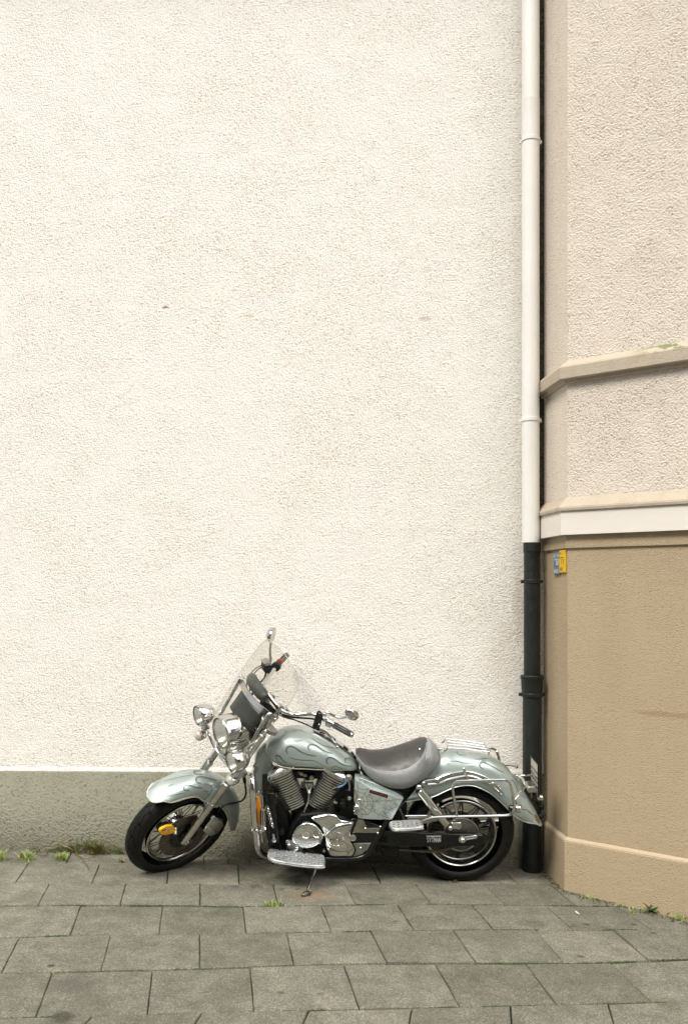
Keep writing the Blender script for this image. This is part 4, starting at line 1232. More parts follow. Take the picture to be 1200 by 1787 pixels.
# luggage rack
m = Mb()
far, near = [(776.8, 1289.5), (844, 1298.5)], [(782, 1305.5), (853.5, 1312.5)]
for f in (0.0, 0.33, 0.64, 1.0):
    l = -0.10 + 0.20 * f
    a_ = PB(far[0][0] + (near[0][0] - far[0][0]) * f, far[0][1] + (near[0][1] - far[0][1]) * f, l)
    b_ = PB(far[1][0] + (near[1][0] - far[1][0]) * f, far[1][1] + (near[1][1] - far[1][1]) * f, l)
    m.tube([a_, a_.lerp(b_, 0.5) + BU * 0.004, b_], 0.0048, 8)
for i in (0, 1):
    m.tube([PB(*far[i], -0.10), PB((far[i][0] + near[i][0]) / 2, (far[i][1] + near[i][1]) / 2, 0), PB(*near[i], 0.10)], 0.0058, 8)
for x, y, x2, y2, l in ((782, 1305, 776, 1311, 0.10), (853, 1312.5, 852, 1318, 0.09), (777, 1290, 772, 1296, -0.10)):
    m.tube([PB(x, y, l), PB(x2, y2, l * 0.7)], 0.006, 8)
m.build('luggage_rack', MT['chrome'], bike)

# number plate, tail lamp and brackets
npf, npn = -0.10, 0.07
TPL = [PB(925.2, 1319, npf), PB(939, 1335, npn), PB(939.5, 1391, npn), PB(925.5, 1372, npf)]
nb = (TPL[1] - TPL[0]).cross(TPL[3] - TPL[0]).normalized()
if nb.dot(BF) > 0: nb = -nb
m = Mb(); m.prism(TPL, nb * 0.003); plate = m.build('number_plate', MT['plate_back'], bike, 0)
m = Mb(); m.tube(TPL, 0.0055, 6, True, True)
for f in (0.30, 0.46, 0.60, 0.76):
    m.tube([TPL[0].lerp(TPL[3], f) - nb * 0.003, TPL[1].lerp(TPL[2], f) - nb * 0.003], 0.0024, 6)
m.build('plate_frame', MT['black'], plate)
m = Mb(); m.tube([PB(900, 1353.6, 0.03), PB(936, 1353.8, 0.0)], 0.0062, 8); m.build('plate_stay', MT['chrome'], plate)
m = Mb(); m.prism(PBs([(919, 1379), (922, 1373.8), (934, 1373.2), (938, 1380), (937, 1384), (922, 1384)], 0.045), BL * -0.09); tl = m.build('tail_lamp_bracket', MT['alloy'], bike, bevel=0.004)
m = Mb(); q = PB(944.3, 1392.5, 0.02); m.lathe(q + BF * 0.018, -BF, [(-0.01, 0.008), (0, 0.017), (0.018, 0.0185), (0.026, 0.014), (0.029, 0.003)], 16); m.build('plate_lamp', MT['chrome'], bike)
m = Mb(); m.lathe(PB(927, 1391, 0.0), -BF, [(0, 0.028), (0.02, 0.034), (0.035, 0.028), (0.04, 0.005)], 18); m.build('tail_lamp', MT['lens_red'], tl)
m = Mb()
for x, y in ((943.5, 1408), (943, 1424.5)):
    m.ball(PB(x, y, 0.0), BF, 0.018, 0.02)
m.tube(PBs([(932, 1395), (941, 1408), (940, 1425)], 0.0), 0.008, 8)
m.split('plate_hanger', MT['black_matt'], bike)
# ------------------------------------------------------------------ engine
def rrect(c, ax, ay, hx, hy, r, n=4):
    out = []
    for sx, sy, a0 in ((1, 1, 0), (-1, 1, 90), (-1, -1, 180), (1, -1, 270)):
        for k in range(n + 1):
            a = R(a0 + 90 * k / n)
            out.append(c + ax * (sx * (hx - r) + r * math.cos(a)) + ay * (sy * (hy - r) + r * math.sin(a)))
    return out
# crankcase body
m = Mb()
P = [inB(PB(x, y, 0.10)) for x, y in ((508, 1440), (524, 1420), (560, 1416), (600, 1425), (622, 1440), (640, 1470), (620, 1494), (505, 1494), (498, 1470))]
m.prism([BB(q.x, 0.115, q.z) for q in P], BL * -0.23)
crank = m.build('crankcase', MT['black_matt'], bike, bevel=0.01)
CYL = [((1.052, 0.642), (0.956, 0.446)), ((0.740, 0.646), (0.838, 0.450))]
for ci, ((ta, tu), (ba, bu)) in enumerate(CYL):
    top, bot = BB(ta, 0, tu), BB(ba, 0, bu)
    ax = (top - bot); Ln = ax.length; ax.normalize()
    side = ax.cross(BL).normalized()
    if side.dot(BF) < 0: side = -side
    m = Mb(); m.lathe(bot - ax * 0.05, ax, [(0, 0.052), (Ln + 0.05, 0.066)], 24)
    cy = m.build('cylinder', MT['black_matt'], bike)
    NFIN = 15
    for k in range(NFIN):
        f = k / (NFIN - 1)
        hx = 0.058 + 0.027 * f ** 0.8
        hy = 0.072 + 0.018 * f
        c = bot.lerp(top, f)
        m = Mb(); m.rings([rrect(c - ax * 0.0036, side, BL, hx, hy, hx * 0.75, 5), rrect(c + ax * 0.0036, side, BL, hx, hy, hx * 0.75, 5)])
        m.build('cooling_fin', MT['fin'] if 'fin' in MT else MT.setdefault('fin', plain('fin_alloy', (0.62, 0.62, 0.58), 0.3, 1.0, 0.1, 30)), cy, 40)
    sgn = 1 if ci == 0 else -1
    m = Mb()
    m.rings([rrect(top + ax * 0.008, side, BL, 0.087, 0.093, 0.035, 4), rrect(top + ax * 0.024, side, BL, 0.087, 0.094, 0.035, 4), rrect(top + ax * 0.032 - side * 0.004 * sgn, side, BL, 0.082, 0.088, 0.034, 4),
             rrect(top + ax * 0.056 - side * 0.012 * sgn, side, BL, 0.050, 0.070, 0.03, 4), rrect(top + ax * 0.060 - side * 0.012 * sgn, side, BL, 0.040, 0.060, 0.03, 4)])
    m.build('head_cover', MT['chrome'], cy, 35)
# badge between the cylinders
m = Mb(); m.prism(PBs([(532.2, 1366.8), (545.5, 1366.8), (542.5, 1379), (540.8, 1386), (537.6, 1386), (535.5, 1379)], 0.075), BL * 0.01); vb = m.build('v_badge', MT['alloy'], crank, 0, bevel=0.002)
m = Mb(); stroke(m, [(536, 1369.5), (539, 1378), (542, 1369.5)], 0.0022, BL, lambda x, y: PB(x, y, 0.0851)); m.build('v_mark', MT['black'], crank, 0)
m = Mb(); m.ball(PB(539.3, 1383.5, 0.092), BL, 0.011); m.tube(PBs([(539.3, 1384), (538, 1398), (531, 1416), (524, 1440)], 0.09), 0.005, 8); m.build('breather_pipe', MT['alloy'], crank)
# carburettor and coil bits between the cylinders under the tank
m = Mb()
for x, y, r, l in ((525, 1352, 0.024, 0.05), (536, 1357, 0.02, 0.06), (543.5, 1357, 0.018, 0.085), (516, 1349, 0.014, 0.06), (556, 1352, 0.02, 0.04)):
    m.lathe(PB(x, y, l), BL, [(-0.06, r), (0, r), (0.006, r * 0.8), (0.008, r * 0.3)], 16)
m.box(PB(535, 1390, 0.0), BF, BL, BU, 0.05, 0.05, 0.07)
m.split('carburettor', MT['black_matt'], bike, bevel=0.003)
m = Mb()
for x, y, r, l in ((543.5, 1357, 0.012, 0.094), (526, 1350.5, 0.010, 0.06), (533, 1353, 0.008, 0.07)):
    m.lathe(PB(x, y, l), BL, [(0, r), (0.006, r), (0.008, r * 0.5)], 12)
m.tube(spline(PBs([(520, 1348), (528, 1351), (533, 1358), (530, 1364)], 0.06), 4), 0.006, 8)
m.split('carburettor_fitting', MT['dull_alloy'], bike)
# plug lead of the rear cylinder
m = Mb(); lead = spline(PBs([(606, 1361), (603.5, 1366), (598, 1371), (592, 1374), (589, 1375.5)], 0.118), 4); m.tube(lead, 0.0056, 8); m.build('plug_lead', MT['blue_lead'], bike)
m = Mb(); m.tube(PBs([(590, 1374.5), (580, 1378)], 0.115), 0.010, 10); m.build('plug_cap', MT['black'], bike)
m = Mb(); m.ball(PB(608, 1357.5, 0.12), BL, 0.021, 0.014); m.ball(PB(608, 1356, 0.135), BL, 0.009); m.tube(PBs([(608, 1360), (610, 1372), (609, 1380)], 0.11), 0.006, 8); m.build('ignition_coil_bolt', MT['dull_alloy'], bike)
m = Mb()
for x, y, r, l in ((609.5, 1393.5, 0.014, 0.11), (584, 1400, 0.009, 0.1), (587, 1401, 0.007, 0.105)):
    m.lathe(PB(x, y, l), BL, [(-0.01, r), (0, r), (0.006, r * 0.7), (0.007, r * 0.3)], 14)
m.split('frame_bolt', MT['alloy'], bike)
m = Mb()
m.box(PB(604, 1405, 0.05), BF, BL, BU, 0.035, 0.04, 0.05); m.box(PB(640, 1400, 0.0), BF, BL, BU, 0.13, 0.09, 0.11); m.box(PB(600, 1385, 0.0), BF, BL, BU, 0.05, 0.06, 0.09)
m.lathe(PB(599, 1407, 0.10), BL, [(-0.02, 0.024), (0, 0.024), (0.004, 0.018)], 18)
m.split('airbox', MT['black_matt'], bike, bevel=0.006)

# left-hand chrome covers
C1 = [(467, 605), (478, 565), (505, 525), (545, 498), (590, 490), (635, 502), (668, 530), (692, 565), (700, 592), (690, 628), (662, 655), (620, 675), (575, 683), (535, 676), (500, 655), (476, 632)]
o1 = spline(PBs(cx(C1, 400, 1320, 4.286), 0.150), 4, True)
m = Mb(); m.dome(o1, BL, 0.012, 0.010, 4, 0.22); m.v = m.v
m.add([q - BL * 0.05 for q in o1], [])
cov = m.build('stator_cover', MT['chrome'], crank, 55)
m = Mb(); m.rings([[q for q in o1], [q - BL * 0.05 for q in o1]]); m.build('cover_rim', MT['black'], cov, 40)
m = Mb()
for x, y, r in ((572, 590, 27), (655, 586, 27)):
    c0 = PB(400 + x / 4.286, 1320 + y / 4.286, 0.170)
    m.lathe(c0, BL, [(-0.004, r / 4.286 * 0.0033), (0.003, r / 4.286 * 0.0033), (0.0045, r / 4.286 * 0.0028), (0.002, r / 4.286 * 0.0024), (0.002, 0.0002)], 22)
m.split('inspection_cap', MT['alloy'], cov, smooth=35)
m = Mb(); m.prism(PBs(cx([(474, 568 + 18), (560, 606), (640, 616), (696, 600), (700, 590), (692, 612), (640, 634), (560, 634), (490, 612)], 400, 1320, 4.286), 0.170), BL * 0.003); m.build('cover_step', MT['alloy'], cov, 0, bevel=0.001)
C2 = [(612, 452), (680, 436), (745, 424), (800, 434), (832, 466), (880, 476), (928, 484), (912, 545), (904, 585), (918, 640), (938, 690), (930, 722), (914, 742), (850, 742), (765, 742), (735, 705), (718, 650), (714, 610), (700, 560), (680, 515), (650, 480)]
o2 = spline(PBs(cx(C2, 400, 1320, 4.286), 0.130), 3, True)
m = Mb(); m.dome(o2, BL, 0.012, 0.012, 4, 0.18)
cl = m.build('gearcase_cover', MT['chrome'], crank, 55)
C3 = [(722, 645), (716, 615), (726, 575), (760, 535), (810, 505), (870, 492), (918, 492), (908, 540), (900, 580), (910, 630), (926, 675), (905, 705), (850, 712), (790, 706), (745, 685)]
o3 = spline(PBs(cx(C3, 400, 1320, 4.286), 0.150), 4, True)
m = Mb(); m.dome(o3, BL, 0.008, 0.016, 5, 0.38); m.build('clutch_cover', MT['chrome'], cl, 55)
m = Mb(); em = PB(400 + 800 / 4.286, 1320 + 622 / 4.286, 0.172); m.torus(em, BL, 0.042, 0.0035, 36, 8); m.torus(em, BL, 0.033, 0.0014, 36, 6); m.build('emblem_ring', MT['chrome'], cl)
m = Mb(); em_c = lambda x, y: PB(560 + x / 20, 1440 + y / 20, 0.1745)
for a, b, w_ in (((460, 445), (660, 445), 0.0018), ((480, 490), (480, 620), 0.0026), ((650, 490), (650, 620), 0.0026), ((480, 540), (650, 540), 0.0018), ((390, 470), (440, 600), 0.002), ((700, 540), (820, 540), 0.0012)):
    stroke(m, [a, b], w_, BL, em_c, 0.003)
m.ball(em_c(560, 530), BL, 0.006, 0.004)
tag(m.build('wing_emblem', MT['alloy'], cl, 0), kind='stuff')
m = Mb(); m.prism(spline(PBs(cx([(470, 735), (500, 655), (560, 660), (640, 700), (665, 735), (640, 775), (560, 790), (490, 775)], 400, 1320, 4.286), 0.09), 3, True), BL * 0.03); m.build('sump_casting', MT['black'], crank, 40, bevel=0.004)
m = Mb(); m.lathe(PB(557.5, 1471.5, 0.15), BL, [(-0.02, 0.008), (0, 0.008), (0.003, 0.004)], 10); m.lathe(PB(563, 1459, 0.155), BL, [(-0.02, 0.007), (0, 0.007), (0.003, 0.004)], 10); m.lathe(PB(565, 1486, 0.15), BL, [(-0.03, 0.008), (0, 0.008), (0.003, 0.004)], 10); m.split('cover_bolt', MT['alloy'], crank)
# side trim: black cover with two alloy plates and a round plug
m = Mb(); m.prism(spline(PBs([(609, 1434), (624, 1428), (668, 1444), (661, 1462), (650, 1480), (632, 1493), (613, 1498), (621, 1484), (612, 1463)], 0.125), 3, True), BL * 0.012); trim = m.build('trim_cover', MT['black'], bike, 40, bevel=0.003)
m = Mb(); m.prism(PBs([(624.5, 1429.5), (634, 1429.7), (640, 1444.7), (664, 1444.7), (659, 1453.7), (614.7, 1453)], 0.138), BL * 0.006); m.build('trim_plate', MT['dull_alloy'], trim, 0, bevel=0.0025)
m = Mb(); m.prism(PBs([(616, 1471.7), (647.7, 1471), (641, 1483), (629, 1491.5), (616.5, 1495), (621, 1483)], 0.138), BL * 0.006); m.build('trim_plate', MT['dull_alloy'], trim, 0, bevel=0.0025)
m = Mb(); m.lathe(PB(615.5, 1462.7, 0.150), BL, [(-0.02, 0.0205), (0, 0.0205), (0.004, 0.019), (0.005, 0.015), (0.003, 0.0145), (0.004, 0.001)], 22); m.build('trim_plug', MT['alloy'], trim, 40)
m = Mb()
for x, y in ((637, 1446.3), (663.5, 1443), (659, 1454.3), (629, 1480)): bolt(m, PB(x, y, 0.1445), BL, 0.006, 0.006)
m.split('trim_bolt', MT['alloy'], trim)

# painted side cover with spider web
SC = [(618.7, 1359), (621.5, 1360.5), (643, 1373.5), (660, 1379.5), (703.7, 1394), (684, 1430.6), (660, 1430.6), (636, 1429.6), (624.5, 1428), (619.5, 1415), (617.5, 1395)]
m = Mb(); so = PBs(SC, 0.150)
cc = sum(so, V((0, 0, 0))) / len(so)
m.rings([[q - BL * 0.05 for q in so], so, [cc + (q - cc) * 0.975 + BL * 0.006 for q in so], [cc + (q - cc) * 0.85 + BL * 0.008 for q in so], [cc + (q - cc) * 0.4 + BL * 0.009 for q in so]])
side_c = m.build('side_cover', MT['paint_cover'], bike, 30)
scb = m.bvh()
m = Mb(); m.prism(PBs([(619, 1357.5), (630, 1358.5), (660, 1370), (690, 1383), (704, 1392.5), (660, 1378.5), (642, 1372.5)], 0.135), BL * -0.06); m.build('cover_top_edge', MT['paint_cover'], side_c, 30, bevel=0.002)
web = [[(150, 640), (300, 430)], [(180, 636), (380, 632), (620, 622), (860, 598)], [(160, 655), (340, 785), (640, 910)], [(150, 650), (225, 770), (270, 850)], [(145, 620), (120, 320)],
       [(305, 430), (330, 510), (360, 580), (382, 632), (362, 700), (345, 785), (275, 850), (185, 845)], [(245, 500), (265, 560), (290, 632), (285, 690), (225, 770), (170, 745)], [(205, 560), (225, 600), (230, 640), (215, 680), (185, 700)],
       [(115, 380), (160, 430), (235, 445), (300, 430)], [(120, 450), (160, 490), (215, 505), (245, 500)], [(125, 540), (150, 575), (200, 565)]]
m = Mb()
for c_ in web: ribbon(m, scb, cx(c_, 610, 1330, 9.23), 0.0020, 0.0010, 6, False)
tag(m.build('web_line', MT['web'], side_c, 60), kind='stuff')
conv = lambda x, y, l=0.1605: PB(610 + x / 9.23, 1330 + y / 9.23, l)
m = Mb(); m.prism([conv(312, 428), conv(640, 524), conv(618, 600), conv(300, 506)], BL * 0.0010); stk = m.build('sticker', MT['sticker_edge'], side_c, 0)
m = Mb(); m.prism([conv(320, 442, 0.1617), conv(622, 531, 0.1617), conv(606, 588, 0.1617), conv(310, 497, 0.1617)], BL * 0.0008); m.build('sticker_face', MT['sticker'], side_c, 0)
m = Mb()
# blurred two-word lettering: only its strokes can be made out
for bx_ in [332 + 22 * k for k in range(12) if k != 6]:
    for dx_, y0_, y1_ in ((0, 0, 26), (11, 3, 26)):
        stroke(m, [(bx_ + dx_, 468 + 16 - y1_ + (bx_ - 332) * 0.295), (bx_ + dx_, 468 + 16 - y0_ + (bx_ - 332) * 0.295)], 0.0006, BL, lambda x, y: conv(x, y, 0.1626), 0.0006)
    yy = 468 + 16 - random.choice((26, 13, 2)) + (bx_ - 332) * 0.295
    stroke(m, [(bx_, yy), (bx_ + 11, yy + 3)], 0.0006, BL, lambda x, y: conv(x, y, 0.1626), 0.0006)
tag(m.build('sticker_lettering', MT['sticker_ink'], side_c, 0), kind='stuff')
# little chrome skull on the cover's front corner and a beetle-sized boss in the web
m = Mb(); sk = PB(622.2, 1411.5, 0.168)
m.ball(sk + BU * 0.006, BU, 0.021, 0.022, 16, 10); m.ball(sk - BU * 0.014 + BF * 0.004, BU, 0.013, 0.015, 12, 8)
m.box(sk - BU * 0.026 + BF * 0.004, BF, BL, BU, 0.010, 0.010, 0.006)
m.ball(sk + BF * 0.014 + BL * 0.014 - BU * 0.004, BU, 0.006, 0.005)
skull = m.build('skull_ornament', MT['chrome'], bike)
m = Mb()
for df in (0.013, -0.001): m.ball(sk + BF * df + BL * 0.0165 + BU * 0.003, BL, 0.0052, 0.004)
m.ball(sk + BF * 0.007 + BL * 0.019 - BU * 0.007, BL, 0.003, 0.003)
for k in range(4): m.box(sk + BF * (0.012 - 0.005 * k) + BL * 0.0115 - BU * 0.024, BF, BL, BU, 0.0006, 0.003, 0.005)
m.split('skull_socket', MT['black'], skull)
m = Mb(); m.ball(PB(627, 1398, 0.163), BL, 0.012, 0.006); m.tube(PBs([(620, 1378), (621.5, 1392), (620.5, 1404)], 0.162), 0.005, 8); m.build('cover_stud', MT['chrome'], side_c)

# ------------------------------------------------------------------ radiator, guard, boards, stand
m = Mb()
rp0 = [inB(PB(x, y, 0.13)) for x, y in ((462, 1384), (478, 1384), (489, 1478), (474, 1478))]
m.prism([BB(q.x, 0.135, q.z) for q in rp0], BL * -0.27)
rad = m.build('radiator', MT['black'], bike, bevel=0.006)
m = Mb()
for k in range(18):
    f = (k + 0.5) / 18
    a_, b_ = rp0[0].lerp(rp0[3], f), rp0[1].lerp(rp0[2], f)
    m.box(BB(a_.x + 0.004, 0, a_.z), BF, BL, BU, 0.003, 0.12, 0.0022)
tag(m.build('radiator_fin', MT['dark_metal'], rad, 0), kind='stuff')
m = Mb(); m.prism(PBs([(478, 1395), (500, 1420), (505, 1450), (497, 1494), (470, 1492), (478, 1470)], 0.06), BL * -0.12); m.build('front_casting', MT['black_matt'], bike, bevel=0.005)
m = Mb(); m.lathe(PB(491, 1454, 0.10), BL, [(-0.05, 0.02), (0, 0.02), (0.004, 0.017), (0.005, 0.001)], 20); m.build('oil_plug', MT['hose'], bike)
m = Mb()
m.lathe(PB(477.7, 1467.5, 0.165), BL, [(-0.05, 0.007), (-0.012, 0.007), (-0.010, 0.013), (0, 0.013), (0.003, 0.009)], 14); m.tube(PBs([(477, 1455), (477.7, 1467)], 0.15), 0.009, 8)
m.lathe(PB(468, 1469, 0.14), BL, [(-0.03, 0.008), (0, 0.008), (0.003, 0.005)], 12)
m.split('footboard_bolt', MT['alloy'], bike)
# crash bar: one bent chrome hoop, both sides
side_pts = [(446, 1346, 0.06), (441.5, 1350, 0.13), (440, 1357, 0.19), (440.2, 1372, 0.225), (441.8, 1395, 0.24), (444, 1432, 0.245), (447.5, 1463, 0.23), (450.5, 1482, 0.20), (457, 1491, 0.15), (468, 1494, 0.10)]
left = [PB(x, y, l) for x, y, l in side_pts]
m = Mb()
m.tube(spline([mirB(q) for q in reversed(left[1:])] + [mirB(left[0]).lerp(left[0], 0.5)] + left[1:], 6), 0.0185, 14)
guard = m.build('crash_bar', MT['chrome'], bike)
m = Mb()
m.tube(PBs([(449, 1386.5), (468, 1385)], 0.10), 0.012, 10); m.ball(PB(466, 1384, 0.115), BL, 0.012); m.lathe(PB(454, 1386, 0.12), BL, [(-0.02, 0.014), (0.004, 0.014), (0.008, 0.008)], 14)
m.lathe(PB(444.5, 1447.5, 0.24), (left[6] - left[5]).normalized(), [(-0.012, 0.022), (0.012, 0.022)], 16)
for dx in (-3.4, 4.5): m.ball(PB(443.8 + dx, 1449.5, 0.255), BL, 0.008)
m.build('bar_clamp', MT['chrome'], guard)
# orange lens beside the bar and the folded highway peg
m = Mb(); m.prism(PBs([(446, 1389.5), (451, 1389.5), (456, 1406.5), (455.5, 1425), (454, 1441.5), (451, 1440.5)], 0.20), BL * 0.012); m.build('amber_reflector', MT['amber'], bike, 0, bevel=0.003)
pt, pb_ = PB(459, 1411, 0.245), PB(459, 1441.5, 0.245)
pax = (pb_ - pt); pl_ = pax.length; pax.normalize()
m = Mb(); m.lathe(pt, pax, [(-0.002, 0.008), (0, 0.0155), (0.004, 0.0165), (0.008, 0.0150), (pl_ - 0.008, 0.0150), (pl_ - 0.004, 0.0165), (pl_, 0.014), (pl_ + 0.012, 0.010), (pl_ + 0.03, 0.011), (pl_ + 0.034, 0.006)], 20); peg = m.build('highway_peg', MT['chrome'], bike)
m = Mb()
for k in range(9):
    a = 2 * math.pi * k / 9
    x_, y_ = perp(pax)
    d = x_ * math.cos(a) + y_ * math.sin(a)
    m.tube([pt + pax * 0.010 + d * 0.0146, pt + pax * (pl_ - 0.010) + d * 0.0146], 0.0026, 6)
tag(m.build('peg_rubber', MT['hose'], peg), kind='stuff')
m = Mb(); m.tube(PBs([(459, 1447), (455, 1452), (450, 1453)], 0.245), 0.008, 8); m.tube(spline(PBs([(455, 1450), (457, 1462), (458, 1470)], 0.22), 3), 0.006, 8); m.build('peg_arm', MT['chrome'], peg)
# short chain hung beside the radiator
m = Mb()
lk = spline(PBs([(466, 1409), (468.5, 1417), (471, 1426), (473, 1435), (475.5, 1443)], 0.15), 2)
for i in range(len(lk) - 1):
    c_ = (lk[i] + lk[i + 1]) / 2
    t_ = (lk[i + 1] - lk[i]).normalized()
    nn = BL if i % 2 == 0 else (BL * 0.6 + t_.cross(BL) * 0.8).normalized()
    b_ = t_.cross(nn).normalized()
    m.tube([c_ + t_ * (0.018 * math.cos(2 * math.pi * k / 12)) + b_ * (0.009 * math.sin(2 * math.pi * k / 12)) for k in range(12)], 0.0028, 6, True, True)
tag(m.build('hanging_chain', MT['chrome'], bike), kind='stuff')
# bracket with pivot bosses
m = Mb(); m.prism(spline(PBs([(498, 1468), (503, 1465.5), (516, 1468), (526, 1473), (530, 1482), (531, 1491), (524, 1490), (512, 1487), (503, 1480)], 0.14), 3, True), BL * 0.012); piv = m.build('pivot_bracket', MT['dull_alloy'], bike, 40, bevel=0.003)
m = Mb()
for x, y, r in ((504.5, 1471, 0.014), (516, 1480, 0.012)): m.lathe(PB(x, y, 0.152), BL, [(0, r), (0.006, r), (0.009, r * 0.7), (0.006, r * 0.5), (0.006, 0.0005)], 16)
m.tube(PBs([(510, 1487), (517, 1482), (519, 1473)], 0.17), 0.010, 10); m.ball(PB(518, 1481, 0.172), BL, 0.012)
m.build('gear_linkage', MT['chrome'], piv)
# footboards: flat in the bike's frame, outline taken on the left and mirrored
FB = [inB(PB(x, y, l)) for x, y, l in ((469, 1486, 0.185), (478, 1484.3, 0.175), (500, 1486.3, 0.175), (530, 1491, 0.175), (558, 1495.3, 0.175), (564.5, 1498, 0.185), (566, 1502.5, 0.24), (566, 1507.5, 0.29), (562, 1508.5, 0.305), (545, 1509.5, 0.315), (515, 1507.5, 0.315), (485, 1501, 0.305), (472, 1497, 0.285), (468.8, 1494, 0.26))]
fbm = V((sum(q.x for q in FB) / len(FB), 0.24, sum(q.z for q in FB) / len(FB)))
# plane fit: height as a linear function of a
sa = sum((q.x - fbm.x) ** 2 for q in FB); sb_ = sum((q.x - fbm.x) * (q.z - fbm.z) for q in FB)
slope_fb = sb_ / sa
def fbz(a): return fbm.z + slope_fb * (a - fbm.x)
for s in (1, -1):
    ring = spline([BB(q.x, s * q.y, fbz(q.x)) for q in FB], 3, True)
    c_ = sum(ring, V((0, 0, 0))) / len(ring)
    m = Mb(); m.rings([[q - BU * 0.014 for q in ring], ring, [c_ + (q - c_) * 0.97 + BU * 0.003 for q in ring]])
    fb = m.build('footboard', MT['board'], bike, 30)
    m = Mb(); m.tube([q - BU * 0.012 + (q - c_).normalized() * 0.001 for q in ring], 0.0045, 6, True, True); m.build('board_rim', MT['chrome'], fb)
    m = Mb()
    us = [i for i in range(0, 15)]
    for i in range(15):
        for j in range(6):
            a = fbm.x - 0.138 + 0.0195 * i + (0.004 if j % 2 else 0)
            l = 0.190 + 0.021 * j
            # keep inside the outline
            if abs(a - fbm.x) > 0.142 - 0.02 * (l > 0.285): continue
            d = 1 if (i + j) % 2 else -1
            ex = (BF * 0.75 + BL * (0.66 * d)).normalized(); ey = BU.cross(ex)
            m.box(BB(a, s * l, fbz(a) + 0.0038), ex, ey, BU, 0.0085, 0.0022, 0.0018)
    tag(m.build('checker_tread', MT['chrome'], fb, 0), kind='stuff')
    m = Mb(); m.tube([BB(0.90, s * 0.10, fbz(0.90) + 0.01), BB(0.90, s * 0.21, fbz(0.90) - 0.012)], 0.012, 8); m.tube([BB(1.04, s * 0.10, fbz(1.04) + 0.01), BB(1.04, s * 0.21, fbz(1.04) - 0.012)], 0.012, 8); m.build('board_bracket', MT['black'], fb)
# pillion boards
PF = [inB(PB(x, y, l)) for x, y, l in ((680, 1437.5, 0.17), (700, 1436, 0.165), (722, 1434.7, 0.165), (734, 1434.5, 0.18), (738.3, 1438.5, 0.23), (736, 1442, 0.26), (714, 1445, 0.27), (690, 1444.5, 0.265), (682, 1441.5, 0.23))]
pm = V((sum(q.x for q in PF) / len(PF), 0.21, sum(q.z for q in PF) / len(PF)))
spf = sum((q.x - pm.x) * (q.z - pm.z) for q in PF) / sum((q.x - pm.x) ** 2 for q in PF)
for s in (1, -1):
    ring = spline([BB(q.x, s * q.y, pm.z + spf * (q.x - pm.x)) for q in PF], 4, True)
    m = Mb(); c_ = sum(ring, V((0, 0, 0))) / len(ring)
    m.rings([[q - BU * 0.014 for q in ring], ring, [c_ + (q - c_) * 0.95 + BU * 0.004 for q in ring]])
    pf_o = m.build('pillion_board', MT['dull_alloy2'], bike, 30)
    m = Mb()
    for i in range(7):
        for j in range(3):
            a = pm.x - 0.078 + 0.026 * i; l = 0.19 + 0.024 * j + (0.006 if i % 2 else 0)
            m.ball(BB(a, s * l, pm.z + spf * (a - pm.x) + 0.003), BU, 0.008, 0.0035, 8, 5)
    tag(m.build('board_tread', MT['alloy'], pf_o), kind='stuff')
    m = Mb(); m.tube([q - BU * 0.011 + (q - c_).normalized() * 0.001 for q in ring], 0.0042, 6, True, True); m.build('board_rim', MT['chrome'], pf_o)
# side stand resting on the slab
m = Mb()
top_p, foot_p = PB(556, 1501, 0.15), ground(534, 1561.5, 0.006)
mid = PB(551.5, 1517, 0.20)
axd = (foot_p - top_p).normalized()
m.tube([top_p, top_p.lerp(foot_p, 0.75), foot_p], [0.011, 0.0085, 0.0075], 10)
stand = m.build('side_stand', MT['chrome'], bike)
m = Mb()
fd = V((-0.62, -0.70, 0)).normalized()
fs = fd.cross(Z)
f0 = ground(541, 1556, 0.0) ; f0 = foot_p.copy()
fc = V((foot_p.x, foot_p.y, gz(foot_p.x)))
pts = []
for k in range(14):
    a = 2 * math.pi * k / 14
    pts.append(fc + fd * (0.034 * math.cos(a)) + fs * ((0.017 if math.cos(a) < 0 else 0.015) * math.sin(a)))
m.rings([[V((q.x, q.y, gz(q.x) + 0.001)) for q in pts], [V((q.x, q.y, gz(q.x) + 0.012)) for q in pts], [fc + (q - fc) * 0.6 + Z * 0.022 for q in pts]])
m.build('stand_foot', MT['rust_foot'], stand)
# exhaust on the far side, low and dark behind the frame
m = Mb(); m.tube(spline([BB(1.06, -0.10, 0.42), BB(1.04, -0.20, 0.30), BB(0.9, -0.20, 0.22), BB(0.5, -0.20, 0.21), BB(0.0, -0.20, 0.24), BB(-0.35, -0.20, 0.27)], 5), 0.036, 14); m.build('exhaust_pipe', MT['chrome'], bike)
m = Mb()
m.box(BB(0.42, 0.0, 0.40), BF, BL, BU, 0.10, 0.07, 0.10); m.box(BB(0.36, 0, 0.57), BF, BL, BU, 0.14, 0.07, 0.06); m.box(BB(0.55, 0.02, 0.27), BF, BL, BU, 0.10, 0.10, 0.06); m.box(BB(0.40, 0.02, 0.22), BF, BL, BU, 0.05, 0.09, 0.04)
m.split('battery_box', MT['black_matt'], bike, bevel=0.008)
m = Mb(); m.tube(PBs([(697, 1411), (702, 1424), (706, 1433)], 0.12), 0.006, 8); m.ball(PB(696.5, 1412, 0.125), BL, 0.009); m.tube(PBs([(640, 1366), (632, 1358), (622, 1354)], 0.10), 0.010, 8); m.build('frame_stay', MT['dark_metal'], bike)

